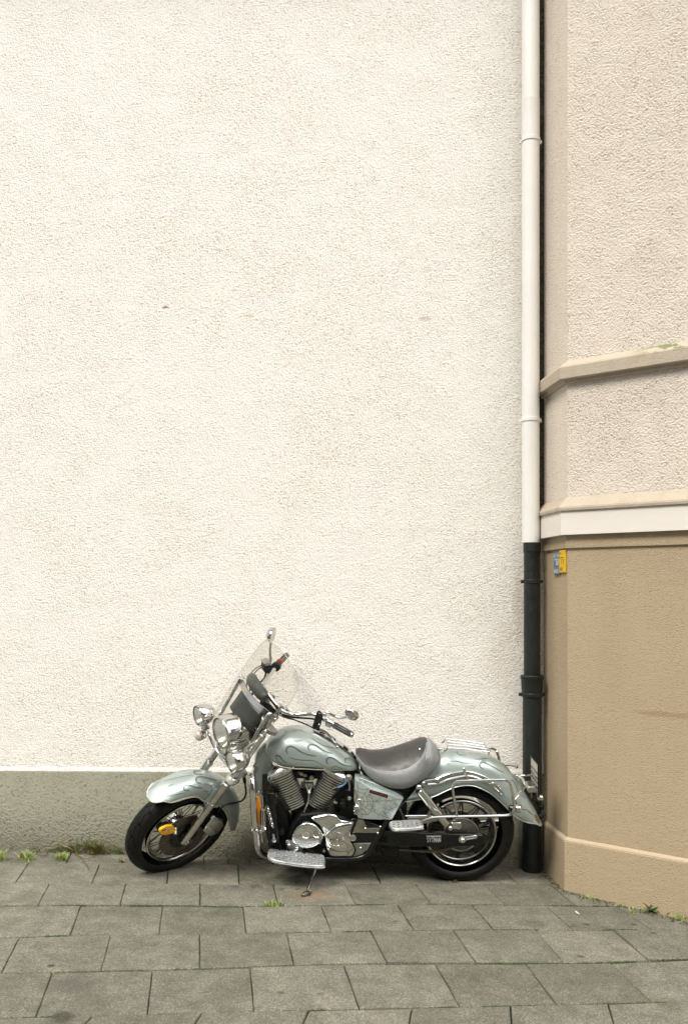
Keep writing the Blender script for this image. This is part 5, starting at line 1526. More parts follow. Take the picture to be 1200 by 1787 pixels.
# ------------------------------------------------------------------ front fork and steering
for s in (1, -1):
    m = Mb()
    l = 0.1 * s
    ax0 = SB(0.004, l, -0.022)
    m.lathe(ax0, ST, [(-0.010, 0.012), (-0.004, 0.0185), (0.03, 0.0215), (0.36, 0.0225), (0.415, 0.0235), (0.420, 0.0265), (0.440, 0.0265), (0.446, 0.0205), (0.46, 0.0205)], 22)
    leg = m.build('fork_leg', MT['alloy'], bike, 40)
    m = Mb(); m.lathe(ax0, ST, [(0.44, 0.0205), (0.52, 0.0205), (0.522, 0.027), (0.80, 0.027), (0.805, 0.021), (0.835, 0.021), (0.842, 0.015)], 22); m.build('fork_tube', MT['chrome'], leg)
    m = Mb(); bolt(m, SB(0.004, l + 0.018 * s, -0.018), SL * s, 0.010, 0.012); bolt(m, SB(-0.03, l + 0.010 * s, 0.0), SL * s, 0.013, 0.010); m.tube([SB(0.004, l, -0.006), SB(-0.03, l, 0.0)], 0.012, 8); m.build('axle_clamp', MT['dark_metal'], leg)
    m = Mb(); m.box(SB(0.012, l * 0.93, 0.262), SX, SL, ST, 0.028, 0.012, 0.012); m.box(SB(-0.005, l, 0.27), SX, SL, ST, 0.024, 0.026, 0.006); m.build('fender_lug', MT['alloy'], leg, bevel=0.003)
m = Mb(); m.tube([SB(0, -0.14, 0), SB(0, 0.125, 0)], 0.010, 12); m.build('front_axle', MT['alloy'], front)
# yokes
m = Mb(); m.rings([rrect(SB(-0.03, 0, 0.50), SX, SL, 0.045, 0.135, 0.03), rrect(SB(-0.03, 0, 0.53), SX, SL, 0.045, 0.135, 0.03)]); m.rings([rrect(SB(-0.03, 0, 0.805), SX, SL, 0.045, 0.135, 0.03), rrect(SB(-0.03, 0, 0.83), SX, SL, 0.045, 0.135, 0.03)])
m.tube([SB(-0.045, 0, 0.48), SB(-0.045, 0, 0.85)], 0.03, 16)
m.build('fork_yoke', MT['dull_alloy'], bike, bevel=0.004)

# front fender
PHI = [26, 32, 42, 56, 67, 76, 90, 115, 135, 152, 164]
REE = [.380, .362, .340, .330, .314, .282, .266, .266, .272, .288, .318]
FPH = [26, 45, 70, 95, 115, 172]; FRC = [.384, .398, .408, .392, .384, .384]
ff = Mb(); rows = []; edge = []
for ph, re in spline4(list(zip(PHI, REE)), 6):
    rc = lerpt(ph, FPH, FRC)
    hw = 0.087 if ph > 34 else 0.087 * (0.84 + 0.16 * (ph - 26) / 8)
    a = R(ph)
    d = SX * math.cos(a) + ST * math.sin(a)
    half = []
    for k in range(11):
        th = (math.pi / 2) * k / 10
        half.append((hw * math.sin(th) ** 0.78, re + (rc - re) * math.cos(th) ** 0.75))
    row = []
    for sgn, hs_ in ((1, list(reversed(half))), (-1, half[1:])):
        for l, r in hs_:
            x_ = l / hw
            sh_ = 9.0 * x_ ** 3 * max(0.0, 1 - (ph - 26) / 30) ** 1.5          # rounded nose
            a2 = R(ph + sh_)
            row.append(FC + (SX * math.cos(a2) + ST * math.sin(a2)) * r + SL * (l * sgn))
    rows.append(row)
    edge.append((row[0], row[-1]))
ff.rings(rows, False)
ffen = ff.build('front_fender', MT['paint'], bike, 60, solid=0.003)
ffb = ff.bvh()
m = Mb()
m.tube([e[1] for e in reversed(edge)] + [q for q in rows[0]][::-1] + [e[0] for e in edge], 0.0036, 6)
m.build('fender_beading', MT['cream_trim'], ffen)
FFL = [[(830, 90), (775, 95), (770, 108), (790, 125), (830, 130), (860, 130)], [(840, 225), (795, 205), (788, 180), (805, 160), (850, 155), (910, 165), (960, 180), (1010, 192)], [(720, 295), (675, 295), (660, 275), (670, 255), (700, 242), (745, 250), (790, 265), (850, 270)],
       [(270, 300), (300, 290), (340, 265), (380, 230), (410, 200)], [(450, 205), (500, 190), (600, 165), (700, 145), (760, 140)], [(450, 360), (510, 355), (570, 345), (640, 330), (700, 325)], [(870, 230), (920, 238), (950, 255), (960, 280)],
       [(860, 320), (880, 305), (910, 310), (900, 350)], [(580, 112), (640, 95), (700, 85)], [(560, 230), (520, 250), (460, 280)]]
m, m2 = Mb(), Mb()
for i, c_ in enumerate(FFL):
    ribbon(m if i < 3 else m2, ffb, cx(c_, 210, 1330, 6.0), 0.0028, 0.0012)
    if i < 3: ribbon(m2, ffb, [(x + 0.9, y + 1.0) for x, y in cx(c_, 210, 1330, 6.0)], 0.0055, 0.0007)
m.split('flame_line', MT['flame'], ffen, smooth=60); m2.split('flame_shade', MT['flame_soft'], ffen, smooth=60)
# fender stays to the legs
m = Mb()
for s in (1, -1):
    m.prism([SB(0.06, 0.088 * s, 0.27), SB(0.02, 0.094 * s, 0.26), SB(0.005, 0.094 * s, 0.36), SB(0.04, 0.088 * s, 0.37)], SL * (0.004 * s))
m.split('fender_stay', MT['paint'], ffen, smooth=0, bevel=0.002)
# caliper
CAL = [(972.5, 555), (1030, 575), (1062, 605), (1070, 660), (1000, 742), (930, 767), (905, 750), (860, 712), (880, 670)]
co = PSs(cx([(970, 560), (1060, 600), (1070, 660), (1005, 740), (930, 767), (860, 712), (880, 668)], 210, 1330, 6.0), 0.105)
m = Mb(); m.prism([q - SL * 0.05 for q in co], SL * 0.042); cal = m.build('brake_caliper', MT['black_matt'], bike, 0, bevel=0.005)
m = Mb(); m.dome(co, SL, 0.008, 0.006, 3, 0.25); m.build('caliper_cover', MT['chrome'], cal, 35)
m = Mb()
for x, y in ((978, 582), (895, 697)): m.ball(PS(210 + x / 6, 1330 + y / 6, 0.12), SL, 0.0105, 0.008)
m.split('caliper_bolt', MT['chrome'], cal)
# brake hose
m = Mb()
hose = [PS(425, 1330, 0.04), PS(425, 1350, 0.06), PS(428, 1372, 0.07), PS(429, 1386, 0.075), PS(423, 1397, 0.08), PS(410, 1401, 0.085), PS(395, 1404, 0.085), PS(384, 1412, 0.09), PS(378, 1424, 0.09)]
m.tube(spline(hose, 4), 0.0058, 8); m.build('brake_hose', MT['hose'], bike)
m = Mb(); m.lathe(PS(426.5, 1362, 0.07), (PS(428, 1372, 0.07) - PS(425, 1350, 0.06)).normalized(), [(-0.02, 0.008), (-0.018, 0.010), (0.018, 0.010), (0.02, 0.008)], 10); m.build('hose_sleeve', MT['hose'], bike)

# headlamp
hc = SB(0.18, 0, 0.67)
hx = (SF * 0.985 + SU * 0.05).normalized()
m = Mb(); m.lathe(hc, hx, [(-0.225, 0.006), (-0.220, 0.035), (-0.20, 0.060), (-0.17, 0.078), (-0.135, 0.088), (-0.110, 0.0905)], 40); head = m.build('headlamp', MT['black'], bike)
m = Mb(); m.lathe(hc, hx, [(-0.128, 0.089), (-0.125, 0.0935), (-0.10, 0.0945), (-0.06, 0.0945), (-0.02, 0.0930), (-0.006, 0.0925), (0.002, 0.0945), (0.006, 0.092), (0.006, 0.085), (-0.004, 0.083)], 48, False); m.build('headlamp_rim', MT['chrome'], head)
m = Mb(); m.lathe(hc, hx, [(-0.004, 0.084), (0.003, 0.072), (0.008, 0.05), (0.011, 0.025), (0.012, 0.0005)], 40); m.build('headlamp_lens', MT['lens_clear'], head, 60)
m = Mb(); m.lathe(hc, hx, [(-0.006, 0.083), (-0.03, 0.072), (-0.055, 0.052), (-0.07, 0.03), (-0.074, 0.012), (-0.045, 0.011), (-0.042, 0.0005)], 36, False); m.build('headlamp_reflector', MT['reflector'], head, 50)
m = Mb(); m.torus(hc + hx * 0.0035, hx, 0.0848, 0.0022, 44, 6); m.build('lens_gasket', MT['black'], head)
m = Mb(); m.tube([hc - hx * 0.08 - ST * 0.09, SB(0.03, 0, 0.53)], 0.012, 8)
for s in (1, -1): m.tube([hc - hx * 0.12 + SL * (0.09 * s), SB(0.02, 0.085 * s, 0.69)], 0.009, 8)
m.build('headlamp_bracket', MT['chrome'], head)
# passing lamps, front indicators and their bar
for s in (1, -1):
    c_ = SB(0.158, 0.205 * s if s < 0 else 0.196, 0.642)
    m = Mb(); m.lathe(c_, hx, [(-0.072, 0.004), (-0.068, 0.020), (-0.05, 0.042), (-0.028, 0.056), (-0.004, 0.0615), (0.030, 0.062), (0.034, 0.060)], 30, False); sp_o = m.build('passing_lamp', MT['chrome'], bike)
    m = Mb(); m.lathe(c_, hx, [(0.030, 0.060), (0.036, 0.0625), (0.040, 0.0605), (0.040, 0.057)], 30, False); m.build('lamp_rim', MT['chrome'], sp_o)
    m = Mb(); m.lathe(c_, hx, [(0.032, 0.059), (0.040, 0.050), (0.046, 0.03), (0.048, 0.0005)], 26); m.build('lamp_lens', MT['lens_clear'], sp_o, 60)
    m = Mb(); m.lathe(c_, hx, [(0.028, 0.058), (0.008, 0.048), (-0.012, 0.032), (-0.022, 0.012), (-0.004, 0.009), (-0.002, 0.0005)], 26, False); m.build('lamp_reflector', MT['reflector'], sp_o, 50)
    m = Mb(); m.torus(c_ + hx * 0.039, hx, 0.0578, 0.0018, 30, 6); m.build('lamp_gasket', MT['black'], sp_o)
    i_ = SB(0.092, 0.200 * s if s < 0 else 0.190, 0.505)
    m = Mb(); m.lathe(i_, hx, [(-0.052, 0.004), (-0.048, 0.014), (-0.03, 0.026), (-0.006, 0.030), (0.004, 0.0305)], 22, False); ind = m.build('front_indicator', MT['chrome'], bike)
    m = Mb(); m.lathe(i_, hx, [(0.002, 0.0300), (0.012, 0.0285), (0.022, 0.020), (0.026, 0.0005)], 22); m.build('indicator_lens', MT['lens_pink'] if s < 0 else MT['lens'], ind, 60)
    m = Mb(); m.tube([SB(0.075, 0.2 * s, 0.525), SB(0.095, 0.205 * s, 0.585)], 0.011, 10); m.box(SB(0.085, 0.203 * s, 0.56), SX, SL, ST, 0.016, 0.016, 0.018); m.build('lamp_clamp', MT['dull_alloy'], sp_o, bevel=0.003)
m = Mb()
bar = [SB(0.085, -0.20, 0.56), SB(0.085, -0.15, 0.555), SB(0.07, -0.11, 0.535), SB(0.055, -0.05, 0.52), SB(0.055, 0.05, 0.52), SB(0.07, 0.11, 0.535), SB(0.085, 0.15, 0.555), SB(0.085, 0.20, 0.56)]
m.tube(spline(bar, 5), 0.0095, 10); m.build('lamp_bar', MT['chrome'], bike)

# ------------------------------------------------------------------ windshield
def wt(l): return 0.168 - 0.052 * (l / 0.2) ** 2
OUT = [(0.165, 0.700), (0.195, 0.80), (0.212, 0.94), (0.216, 1.08), (0.205, 1.16), (0.175, 1.215), (0.12, 1.243), (0.0, 1.250)]
ring2 = [(l, w) for l, w in OUT] + [(-l, w) for l, w in reversed(OUT[:-1])] + [(-0.10, 0.690), (0, 0.745), (0.10, 0.690)]
def half_at(w):
    ws = [o[1] for o in OUT]; ls = [o[0] for o in OUT]
    return lerpt(w, ws, ls)
m = Mb(); rows = []
for i in range(22):
    w = 0.70 + (1.2495 - 0.70) * (i / 21) ** 0.9
    hw = max(half_at(w), 0.02)
    rows.append([SB(wt(hw * (2 * j / 16 - 1)), hw * (2 * j / 16 - 1), w) for j in range(17)])
m.rings(rows, False)
shield = m.build('windshield', MT['shield'], bike, 60, solid=0.004, solid_off=0)
m = Mb()
er = [r[0] for r in rows] + rows[-1][1:-1] + [r[-1] for r in reversed(rows)]
m.tube(er, 0.0016, 5); m.build('windshield_edge', MT['shield_edge'] if 'shield_edge' in MT else MT.setdefault('shield_edge', plain('windshield_cut_edge', (0.55, 0.53, 0.46), 0.3, 0.0, 0.1, 40)), shield)
m = Mb()
rows = []
for j in range(25):
    l = -0.200 + 0.40 * j / 24
    w = 0.940 - 0.012 * (1 - (l / 0.2) ** 2)
    t = wt(l) - 0.010
    rows.append([SB(t, l, w - 0.017), SB(t, l, w + 0.017), SB(t - 0.005, l, w + 0.017), SB(t - 0.005, l, w - 0.017)])
m.rings(rows)
m.build('windshield_brace', MT['chrome'], shield, 40)
m = Mb()
for s in (1, -1):
    p0, p1 = SB(0.132, 0.160 * s, 0.945), SB(0.100, 0.155 * s, 0.690)
    d = (p1 - p0)
    for off in (0.0,):
        m.box((p0 + p1) / 2, d.normalized(), SL, d.normalized().cross(SL), d.length / 2, 0.004, 0.0115)
    m.tube([p1, SB(0.03, 0.115 * s, 0.66)], 0.008, 8)
    m.tube([p0, SB(0.05, 0.115 * s, 0.87), SB(0.012, 0.102 * s, 0.80)], 0.008, 8)
    for q in (p0, SB(0.115, 0.175 * s, 0.945), SB(wt(0.19) - 0.005, 0.195 * s, 0.94)):
        m.ball(q - SX * 0.012, SX, 0.010, 0.008)
m.build('windshield_strut', MT['chrome'], shield, 40, bevel=0.002)
m = Mb()
rows = []
for i in range(5):
    w = 0.785 + 0.135 * i / 4
    rows.append([SB(wt(l) - 0.02, l, w) for l in [-0.10 + 0.225 * j / 10 for j in range(11)]])
m.rings(rows, False); m.build('lower_panel', MT['panel'], shield, 60, solid=0.006)
# pouch behind the shield
m = Mb(); rows = []
for j in range(13):
    l = -0.155 + 0.215 * j / 12
    e = 1 - abs((l + 0.0475) / 0.1075) ** 6 * 0.35
    c_ = SB(wt(l) - 0.050, l, 0.978)
    rows.append([c_ + SX * (0.030 * e * math.cos(a)) + ST * (0.036 * e * math.sin(a)) for a in [2 * math.pi * k / 16 for k in range(16)]])
m.rings(rows)
pouch = m.build('windshield_pouch', MT['pouch'], bike, 50)
m = Mb()
for l in (-0.13, -0.085, -0.04, 0.005, 0.04):
    m.ball(SB(wt(l) - 0.080, l, 0.99), SX, 0.006, 0.005)
m.split('pouch_stud', MT['chrome'], pouch)

# ------------------------------------------------------------------ handlebar
HB = [(0.30, -0.235, 1.046), (0.24, -0.175, 1.040), (0.19, -0.118, 1.026), (0.145, -0.085, 0.985), (0.11, -0.068, 0.957), (0.07, -0.05, 0.945), (0.0, -0.038, 0.940)]
hb = [PS(572, 1260, 0.285), PS(560, 1252.5, 0.245), PS(548, 1246.8, 0.205), PS(535, 1246, 0.17), PS(520, 1247.3, 0.14), PS(508, 1246.8, 0.11), PS(495, 1242.5, 0.075), PS(484, 1233, 0.035), PS(474, 1221, -0.01), PS(465, 1209, -0.055), PS(459.5, 1199.5, -0.09), PS(460.5, 1193, -0.115), PS(466, 1184.5, -0.155), PS(474, 1174, -0.215), PS(482, 1163.5, -0.285)]
m = Mb(); m.tube(spline(hb, 5), 0.0125, 14)
hbar = m.build('handlebar', MT['chrome'], bike)
m = Mb()
for s in (1, -1):
    m.lathe(SB(-0.038, 0.05 * s, 0.83), (SB(-0.038, 0.05 * s, 0.94) - SB(-0.038, 0.05 * s, 0.83)).normalized(), [(0, 0.018), (0.09, 0.017)], 14)
    m.lathe(SB(-0.040, 0.05 * s - 0.014, 0.943), SL, [(0, 0.021), (0.028, 0.021)], 16)
m.split('bar_riser', MT['alloy'], hbar)
def grip(a_, b_, far=False):
    ax = (b_ - a_); Ln = ax.length; ax.normalize()
    m = Mb(); m.lathe(a_, ax, [(-0.004, 0.012), (0, 0.0185), (0.006, 0.0185), (0.008, 0.0145), (Ln - 0.008, 0.0145), (Ln - 0.006, 0.0175), (Ln, 0.0175), (Ln + 0.004, 0.012)], 20); g = m.build('handgrip', MT['chrome'], hbar)
    m = Mb(); x_, y_ = perp(ax)
    for k in range(8):
        a = 2 * math.pi * (k + 0.3) / 8
        d = x_ * math.cos(a) + y_ * math.sin(a)
        m.tube([a_ + ax * 0.009 + d * 0.0135, a_ + ax * (Ln - 0.009) + d * 0.0135], 0.0043, 6)
    m.build('grip_rubber', MT['hose'], g)
    m = Mb()
    return g
grip(PS(581, 1264.5, 0.31), PS(615, 1283.0, 0.43))
grip(PS(486.5, 1158, -0.31), PS(500, 1143.5, -0.42), True)
# left controls
m = Mb(); q = PS(573, 1261, 0.29); ax = (PS(581, 1264.5, 0.31) - q).normalized()
m.lathe(q - ax * 0.015, ax, [(0, 0.02), (0.004, 0.0255), (0.034, 0.0255), (0.038, 0.02)], 18); m.build('switch_housing', MT['chrome'], hbar)
m = Mb()
q2 = PS(559.5, 1262, 0.26)
m.prism(PSs([(558, 1247), (562.5, 1245), (564, 1250), (560.5, 1264), (556, 1277.5), (549, 1273.5), (553, 1262), (555, 1253)], 0.27), SL * -0.03)
m.build('clutch_perch', MT['black'], hbar, bevel=0.004)
m = Mb(); m.ball(PS(556.3, 1264.5, 0.275), SL, 0.006); m.lathe(PS(567, 1254, 0.27), ax, [(0, 0.014), (0.012, 0.016), (0.024, 0.012)], 14); m.build('perch_bolt', MT['chrome'], hbar)
m = Mb()
lev = [PS(556, 1273, 0.285), PS(563, 1275.5, 0.295), PS(570, 1280, 0.31), PS(577, 1287.5, 0.335), PS(583, 1296, 0.36), PS(588.5, 1304, 0.39)]
lv = spline(lev, 4)
m.tube(lv, [0.010 - 0.0055 * i / (len(lv) - 1) for i in range(len(lv))], 8); m.ball(lv[-1], SL, 0.0088); m.build('clutch_lever', MT['chrome'], hbar)
# right controls seen through the windshield
m = Mb(); q = PS(482, 1163, -0.285); ax2 = (PS(500, 1143.5, -0.42) - PS(486.5, 1158, -0.31)).normalized()
m.lathe(q - ax2 * 0.028, ax2, [(0, 0.018), (0.006, 0.028), (0.045, 0.028), (0.055, 0.020)], 18)
m.prism(PSs([(463, 1160), (472, 1159), (476, 1168), (470, 1177), (463, 1176), (461, 1168)], -0.27), SL * -0.045)
m.build('brake_master', MT['black_matt'], hbar, bevel=0.005)
m = Mb(); m.prism(PSs([(461.5, 1158.5), (473.5, 1156.5), (474.5, 1160.5), (463, 1163)], -0.265), SL * -0.05); m.build('reservoir_cap', MT['dull_alloy'], hbar, 0, bevel=0.003)
m = Mb(); rq = PS(488, 1155, -0.315); m.lathe(rq - ax2 * 0.008, ax2, [(0, 0.0192), (0.009, 0.0192)], 14); m.build('kill_switch', MT['red_switch'], hbar)
# mirrors
mn = [PS(566.5, 1247, 0.27), PS(571, 1243, 0.275), PS(577, 1246.5, 0.29), PS(586, 1251, 0.31), PS(596, 1252.5, 0.33), PS(606, 1251, 0.35)]
m = Mb(); m.tube(spline(mn, 4), [0.0062 + 0.002 * math.sin(i * 0.15) for i in range(21)], 8); m.ball(mn[0], SL, 0.011); m.ball(PS(572.5, 1241.5, 0.275), SL, 0.008); mst = m.build('mirror_stem', MT['chrome'], hbar)
def mirror_head(c_, ex, ey, nz, rx, ry):
    m = Mb()
    rings = []
    for k in range(7):
        a = (math.pi / 2) * k / 6
        rings.append([c_ + (ex * (rx * math.cos(2 * math.pi * j / 24)) + ey * (ry * math.sin(2 * math.pi * j / 24))) * max(0.02, math.cos(a)) + nz * (0.034 * math.sin(a)) for j in range(24)])
    m.rings([[p - nz * 0.006 for p in rings[0]]] + rings)
    h = m.build('mirror', MT['chrome'], bike, 50)
    m = Mb(); m.add([c_ + (ex * (rx * 0.94 * math.cos(2 * math.pi * j / 24)) + ey * (ry * 0.94 * math.sin(2 * math.pi * j / 24))) - nz * 0.0068 for j in range(24)], [tuple(range(24))]); m.build('mirror_glass', MT['lens'], h, 0)
mc = PS(614, 1246, 0.37)
exm = (PS(627, 1256, 0.37) - PS(601, 1236, 0.37)).normalized()
nzm = (V((-0.35, -0.75, -0.25))); nzm = (nzm - exm * nzm.dot(exm)).normalized(); eym = nzm.cross(exm)
mirror_head(mc, exm, eym, nzm, 0.058, 0.034)
m = Mb(); mf = [PS(472, 1156, -0.275), PS(471.5, 1146, -0.285), PS(471, 1135, -0.295), PS(472, 1125, -0.305), PS(473.5, 1117, -0.31)]
m.tube(spline(mf, 4), 0.0068, 8); m.lathe(PS(471.8, 1150, -0.28), (mf[1] - mf[0]).normalized(), [(-0.012, 0.009), (0.012, 0.009)], 8); m.build('mirror_stem', MT['dull_alloy'], hbar)
mc2 = PS(474.5, 1108.5, -0.32)
eyf = (PS(474, 1094, -0.32) - mc2).normalized(); exf = (BF * 0.25 + BL * 0.97); exf = (exf - eyf * exf.dot(eyf)).normalized(); nzf = eyf.cross(exf)
if nzf.dot(BF) < 0: nzf = -nzf
vd = (mc2 - CAM).normalized()
exf = (vd * 0.93 + vd.cross(eyf) * 0.36).normalized(); exf = (exf - eyf * exf.dot(eyf)).normalized(); nzf = exf.cross(eyf)
if nzf.dot(BF) < 0: nzf = -nzf
mirror_head(mc2, exf, eyf, nzf, 0.050, 0.046)
# cables
m = Mb()
for pts, r in (([PS(462, 1160, -0.28), PS(450, 1164, -0.24), PS(440, 1173, -0.20), PS(434, 1183, -0.17), PS(430, 1194, -0.13), PS(432, 1212, -0.06)], 0.0036),
               ([PS(463, 1162, -0.28), PS(452, 1167, -0.23), PS(442, 1177, -0.18), PS(436, 1188, -0.14), PS(436, 1206, -0.06)], 0.0036),
               ([PS(464, 1174, -0.27), PS(461, 1184, -0.25), PS(454, 1191, -0.20), PS(446, 1198, -0.16), PS(440, 1212, -0.08)], 0.0062),
               ([PS(549, 1272, 0.26), PS(535, 1265, 0.22), PS(515, 1257, 0.17), PS(497, 1252, 0.12), PS(485, 1247, 0.07), PS(478, 1245, 0.02), PS(462, 1262, 0.0)], 0.0042),
               ([PS(552, 1256, 0.25), PS(540, 1254, 0.21), PS(522, 1253, 0.15), PS(500, 1250, 0.10), PS(484, 1243, 0.05), PS(474, 1243, 0.0)], 0.0055)):
    m.tube(spline(pts, 6), r, 7)
m.split('control_cable', MT['hose'], bike)
m = Mb()
m.prism(PSs([(455, 1216), (466, 1222), (478, 1236), (479, 1246), (470, 1252), (458, 1240), (452, 1228)], 0.0), SL * 0.05); m.build('ignition_shroud', MT['black_matt'], bike, bevel=0.006)
m = Mb()
for x, y, l, r in ((441, 1254, 0.03, 0.016), (447, 1263, 0.05, 0.012), (436, 1262, 0.06, 0.010), (452, 1273, 0.07, 0.011), (449, 1280, 0.085, 0.009), (430, 1252, 0.0, 0.014), (425, 1245, -0.03, 0.010), (457, 1257, 0.09, 0.014), (470, 1256, 0.09, 0.013)):
    m.lathe(PS(x, y, l), (SF * 0.4 + SL).normalized(), [(-0.03, r), (0, r), (0.006, r * 0.7), (0.007, r * 0.3)], 12)
m.split('bracket_fitting', MT['alloy'], bike)
m = Mb(); m.box(SB(0.06, 0, 0.76), SX, SL, ST, 0.05, 0.075, 0.055); m.build('horn_bracket', MT['black'], bike, bevel=0.01)
# ================================================================== SMALL THINGS
# yellow disc lock clipped on the front brake disc
lp = PSs([(278, 1451.7), (280.6, 1448), (288, 1443.9), (295, 1442), (302, 1442.4), (305, 1446.3), (308.2, 1450), (304, 1453), (293, 1457.2), (285.5, 1457.7), (280, 1455.5)], 0.098)
lk0 = sum(lp, V((0, 0, 0))) / len(lp)
lock = thing('disc_lock', 'yellow disc lock clipped to the front brake disc of the motorcycle', 'lock', Matrix.Translation(lk0))
m = Mb(); m.prism(spline(lp, 3, True), SL * -0.016); m.build('lock_body', MT['lock_yellow'], lock, 40, bevel=0.004)
lp2 = [q - SL * 0.0165 - ST * 0.004 for q in lp]
m = Mb(); m.prism(spline(lp2, 3, True), SL * -0.028); m.build('lock_base', MT['black_matt'], lock, 40, bevel=0.003)
m = Mb(); kc = PS(305.5, 1455, 0.100); m.lathe(kc, (SL * 0.8 - ST * 0.6).normalized(), [(-0.03, 0.014), (0.004, 0.014), (0.006, 0.010), (0.002, 0.006), (0.002, 0.0003)], 16); m.build('key_barrel', MT['dull_alloy'], lock)
lc = lambda x, y: PS(275 + x / 26.67, 1430 + y / 26.67, 0.0984)
m = Mb(); m.prism([lc(205, 545), lc(390, 455), lc(400, 475), lc(215, 570)], SL * 0.0008); m.build('lock_slot', MT['black'], lock, 0)
m = Mb(); m.prism([lc(365, 530), lc(530, 440), lc(570, 500), lc(395, 600)], SL * 0.0008); m.build('silver_label', MT['plate_back'], lock, 0)
m = Mb(); m.prism([lc(395, 660), lc(420, 620), lc(590, 540), lc(610, 590), lc(440, 690)], SL * 0.0008); m.build('orange_label', MT['amber'], lock, 0)

# grass and weeds
def blade(m, p, h, lean, az, w, curl=0.5):
    d = V((math.cos(az), math.sin(az), 0)); ta = az + random.uniform(0.6, 2.5); s_ = V((math.cos(ta), math.sin(ta) * 0.6, 0)).normalized()
    rows = []
    for k in range(5):
        f = k / 4
        q = p + Z * (h * (f - 0.25 * curl * f * f)) + d * (h * (lean * f + curl * f * f * 0.6))
        ww = w * (1 - f) ** 0.7 + 0.0002
        rows.append([q - s_ * ww, q + s_ * ww])
    m.rings(rows, False)
def tuft(name, label, px, py, n, h, spread, dry=0.15, group=None, wall=False):
    p0 = ground(px, py)
    root = thing(name, label, 'grass', Matrix.Translation(p0), 'grass tufts in the paving joints')
    g, d = Mb(), Mb()
    for k in range(n):
        a = random.uniform(0, 2 * math.pi); r = spread * math.sqrt(random.random())
        q = p0 + V((math.cos(a) * r * 1.4, math.sin(a) * r * 0.5, 0)); q.z = gz(q.x) - 0.004
        q.y = min(q.y, WALL_Y - 0.005)
        az = random.uniform(0, 2 * math.pi)
        if q.y > WALL_Y - 0.05: az = random.uniform(math.pi, 2 * math.pi)
        blade(d if random.random() < dry else g, q, h * random.uniform(0.45, 1.1), random.uniform(0.05, 0.45), az, random.uniform(0.0022, 0.0042), random.uniform(0.1, 0.8))
    g.build('green_blades', MT['grass'], root, 0)
    if d.v: d.build('dry_blades', MT['grass_dry'], root, 0)
    return root
tuft('grass_tuft', 'green grass tuft cut off by the left edge of the picture', 0, 1503, 60, 0.085, 0.022)
tuft('grass_tuft', 'bushy green grass tuft between pavers, left of the dry weeds', 46, 1503, 95, 0.075, 0.034)
tuft('grass_tuft', 'green grass tuft in the paver joint just below the dry weeds', 109, 1503, 80, 0.065, 0.028)
tuft('grass_tuft', 'tiny grass sprig in the paver joint beside the front tyre', 212, 1506, 14, 0.05, 0.012)
tuft('grass_tuft', 'green grass tuft in the paver joint beside the side stand', 479, 1582, 60, 0.045, 0.035)
tuft('grass_tuft', 'grass sprig at the foot of the tan wall near the right edge', 1190, 1606, 26, 0.055, 0.02)
tuft('grass_tuft', 'low grass sprig where pavers meet the tan wall corner', 1026, 1570, 26, 0.03, 0.03)
tuft('grass_tuft', 'single short grass sprig in the paving left of the leafy weed', 1102, 1595, 8, 0.045, 0.006)
tuft('moss_tuft', 'small moss and grass tuft in the bottom left paver joint', 92, 1699, 30, 0.014, 0.025)
# ragged weeds along the foot of the white wall (too many stems to count)
g, d = Mb(), Mb()
for cl_ in range(150):
    cxp = random.choice([random.gauss(152, 28), random.gauss(88, 22), random.gauss(195, 16), random.uniform(50, 225), random.gauss(125, 14)])
    if cxp < 42 or cxp > 228: continue
    dryc = random.random() < (0.55 if cxp < 165 else 0.25)
    tall = (0.045 + 0.10 * math.exp(-((cxp - 158) / 40) ** 2)) * random.uniform(0.5, 1.1) * (0.75 if dryc else 1.1)
    cy_ = WALL_Y - 0.006 - abs(random.gauss(0, 0.022))
    for k in range(16):
        q = V((PX0(cxp) + random.gauss(0, 0.010), min(cy_ + random.gauss(0, 0.006), WALL_Y - 0.004), 0)); q.z = gz(q.x) - 0.004
        isd = random.random() < (0.85 if dryc else 0.15)
        blade(d if isd else g, q, tall * random.uniform(0.4, 1.0), random.uniform(0.1, 1.1 if isd else 0.6), random.uniform(math.pi * 0.95, 2.05 * math.pi), random.uniform(0.0025, 0.0048), random.uniform(0.2, 1.1))
for k in range(160):
    px = random.uniform(370, 470)
    q = V((PX0(px), WALL_Y - abs(random.gauss(0, 0.02)) - 0.004, 0)); q.z = gz(q.x) - 0.004
    blade(g if random.random() < 0.7 else d, q, random.uniform(0.01, 0.035), random.uniform(0.3, 1.0), random.uniform(math.pi, 2 * math.pi), 0.0018, 0.6)
for k in range(220):           # moss line at the bay's foot
    f = random.random() ** 0.8
    q = (P1.lerp(P2, f) if random.random() < 0.75 else P0.lerp(P1, f)) + V((-0.025, -0.025, 0)) * random.uniform(0.9, 1.7); q.z = gz(q.x) - 0.004
    blade(g if random.random() < 0.8 else d, q, random.uniform(0.006, 0.022), random.uniform(0.3, 1.0), random.uniform(0, 2 * math.pi), 0.002, 0.6)
gg = g.build('wall_foot_weeds', MT['grass'], None, 0)
tag(gg, 'ragged green and dry weeds along the foot of the walls', 'weeds', kind='stuff')
dd = d.build('dry_weeds', MT['grass_dry'], None, 0)
tag(dd, 'dry straw-coloured weeds along the foot of the white wall', 'weeds', kind='stuff')
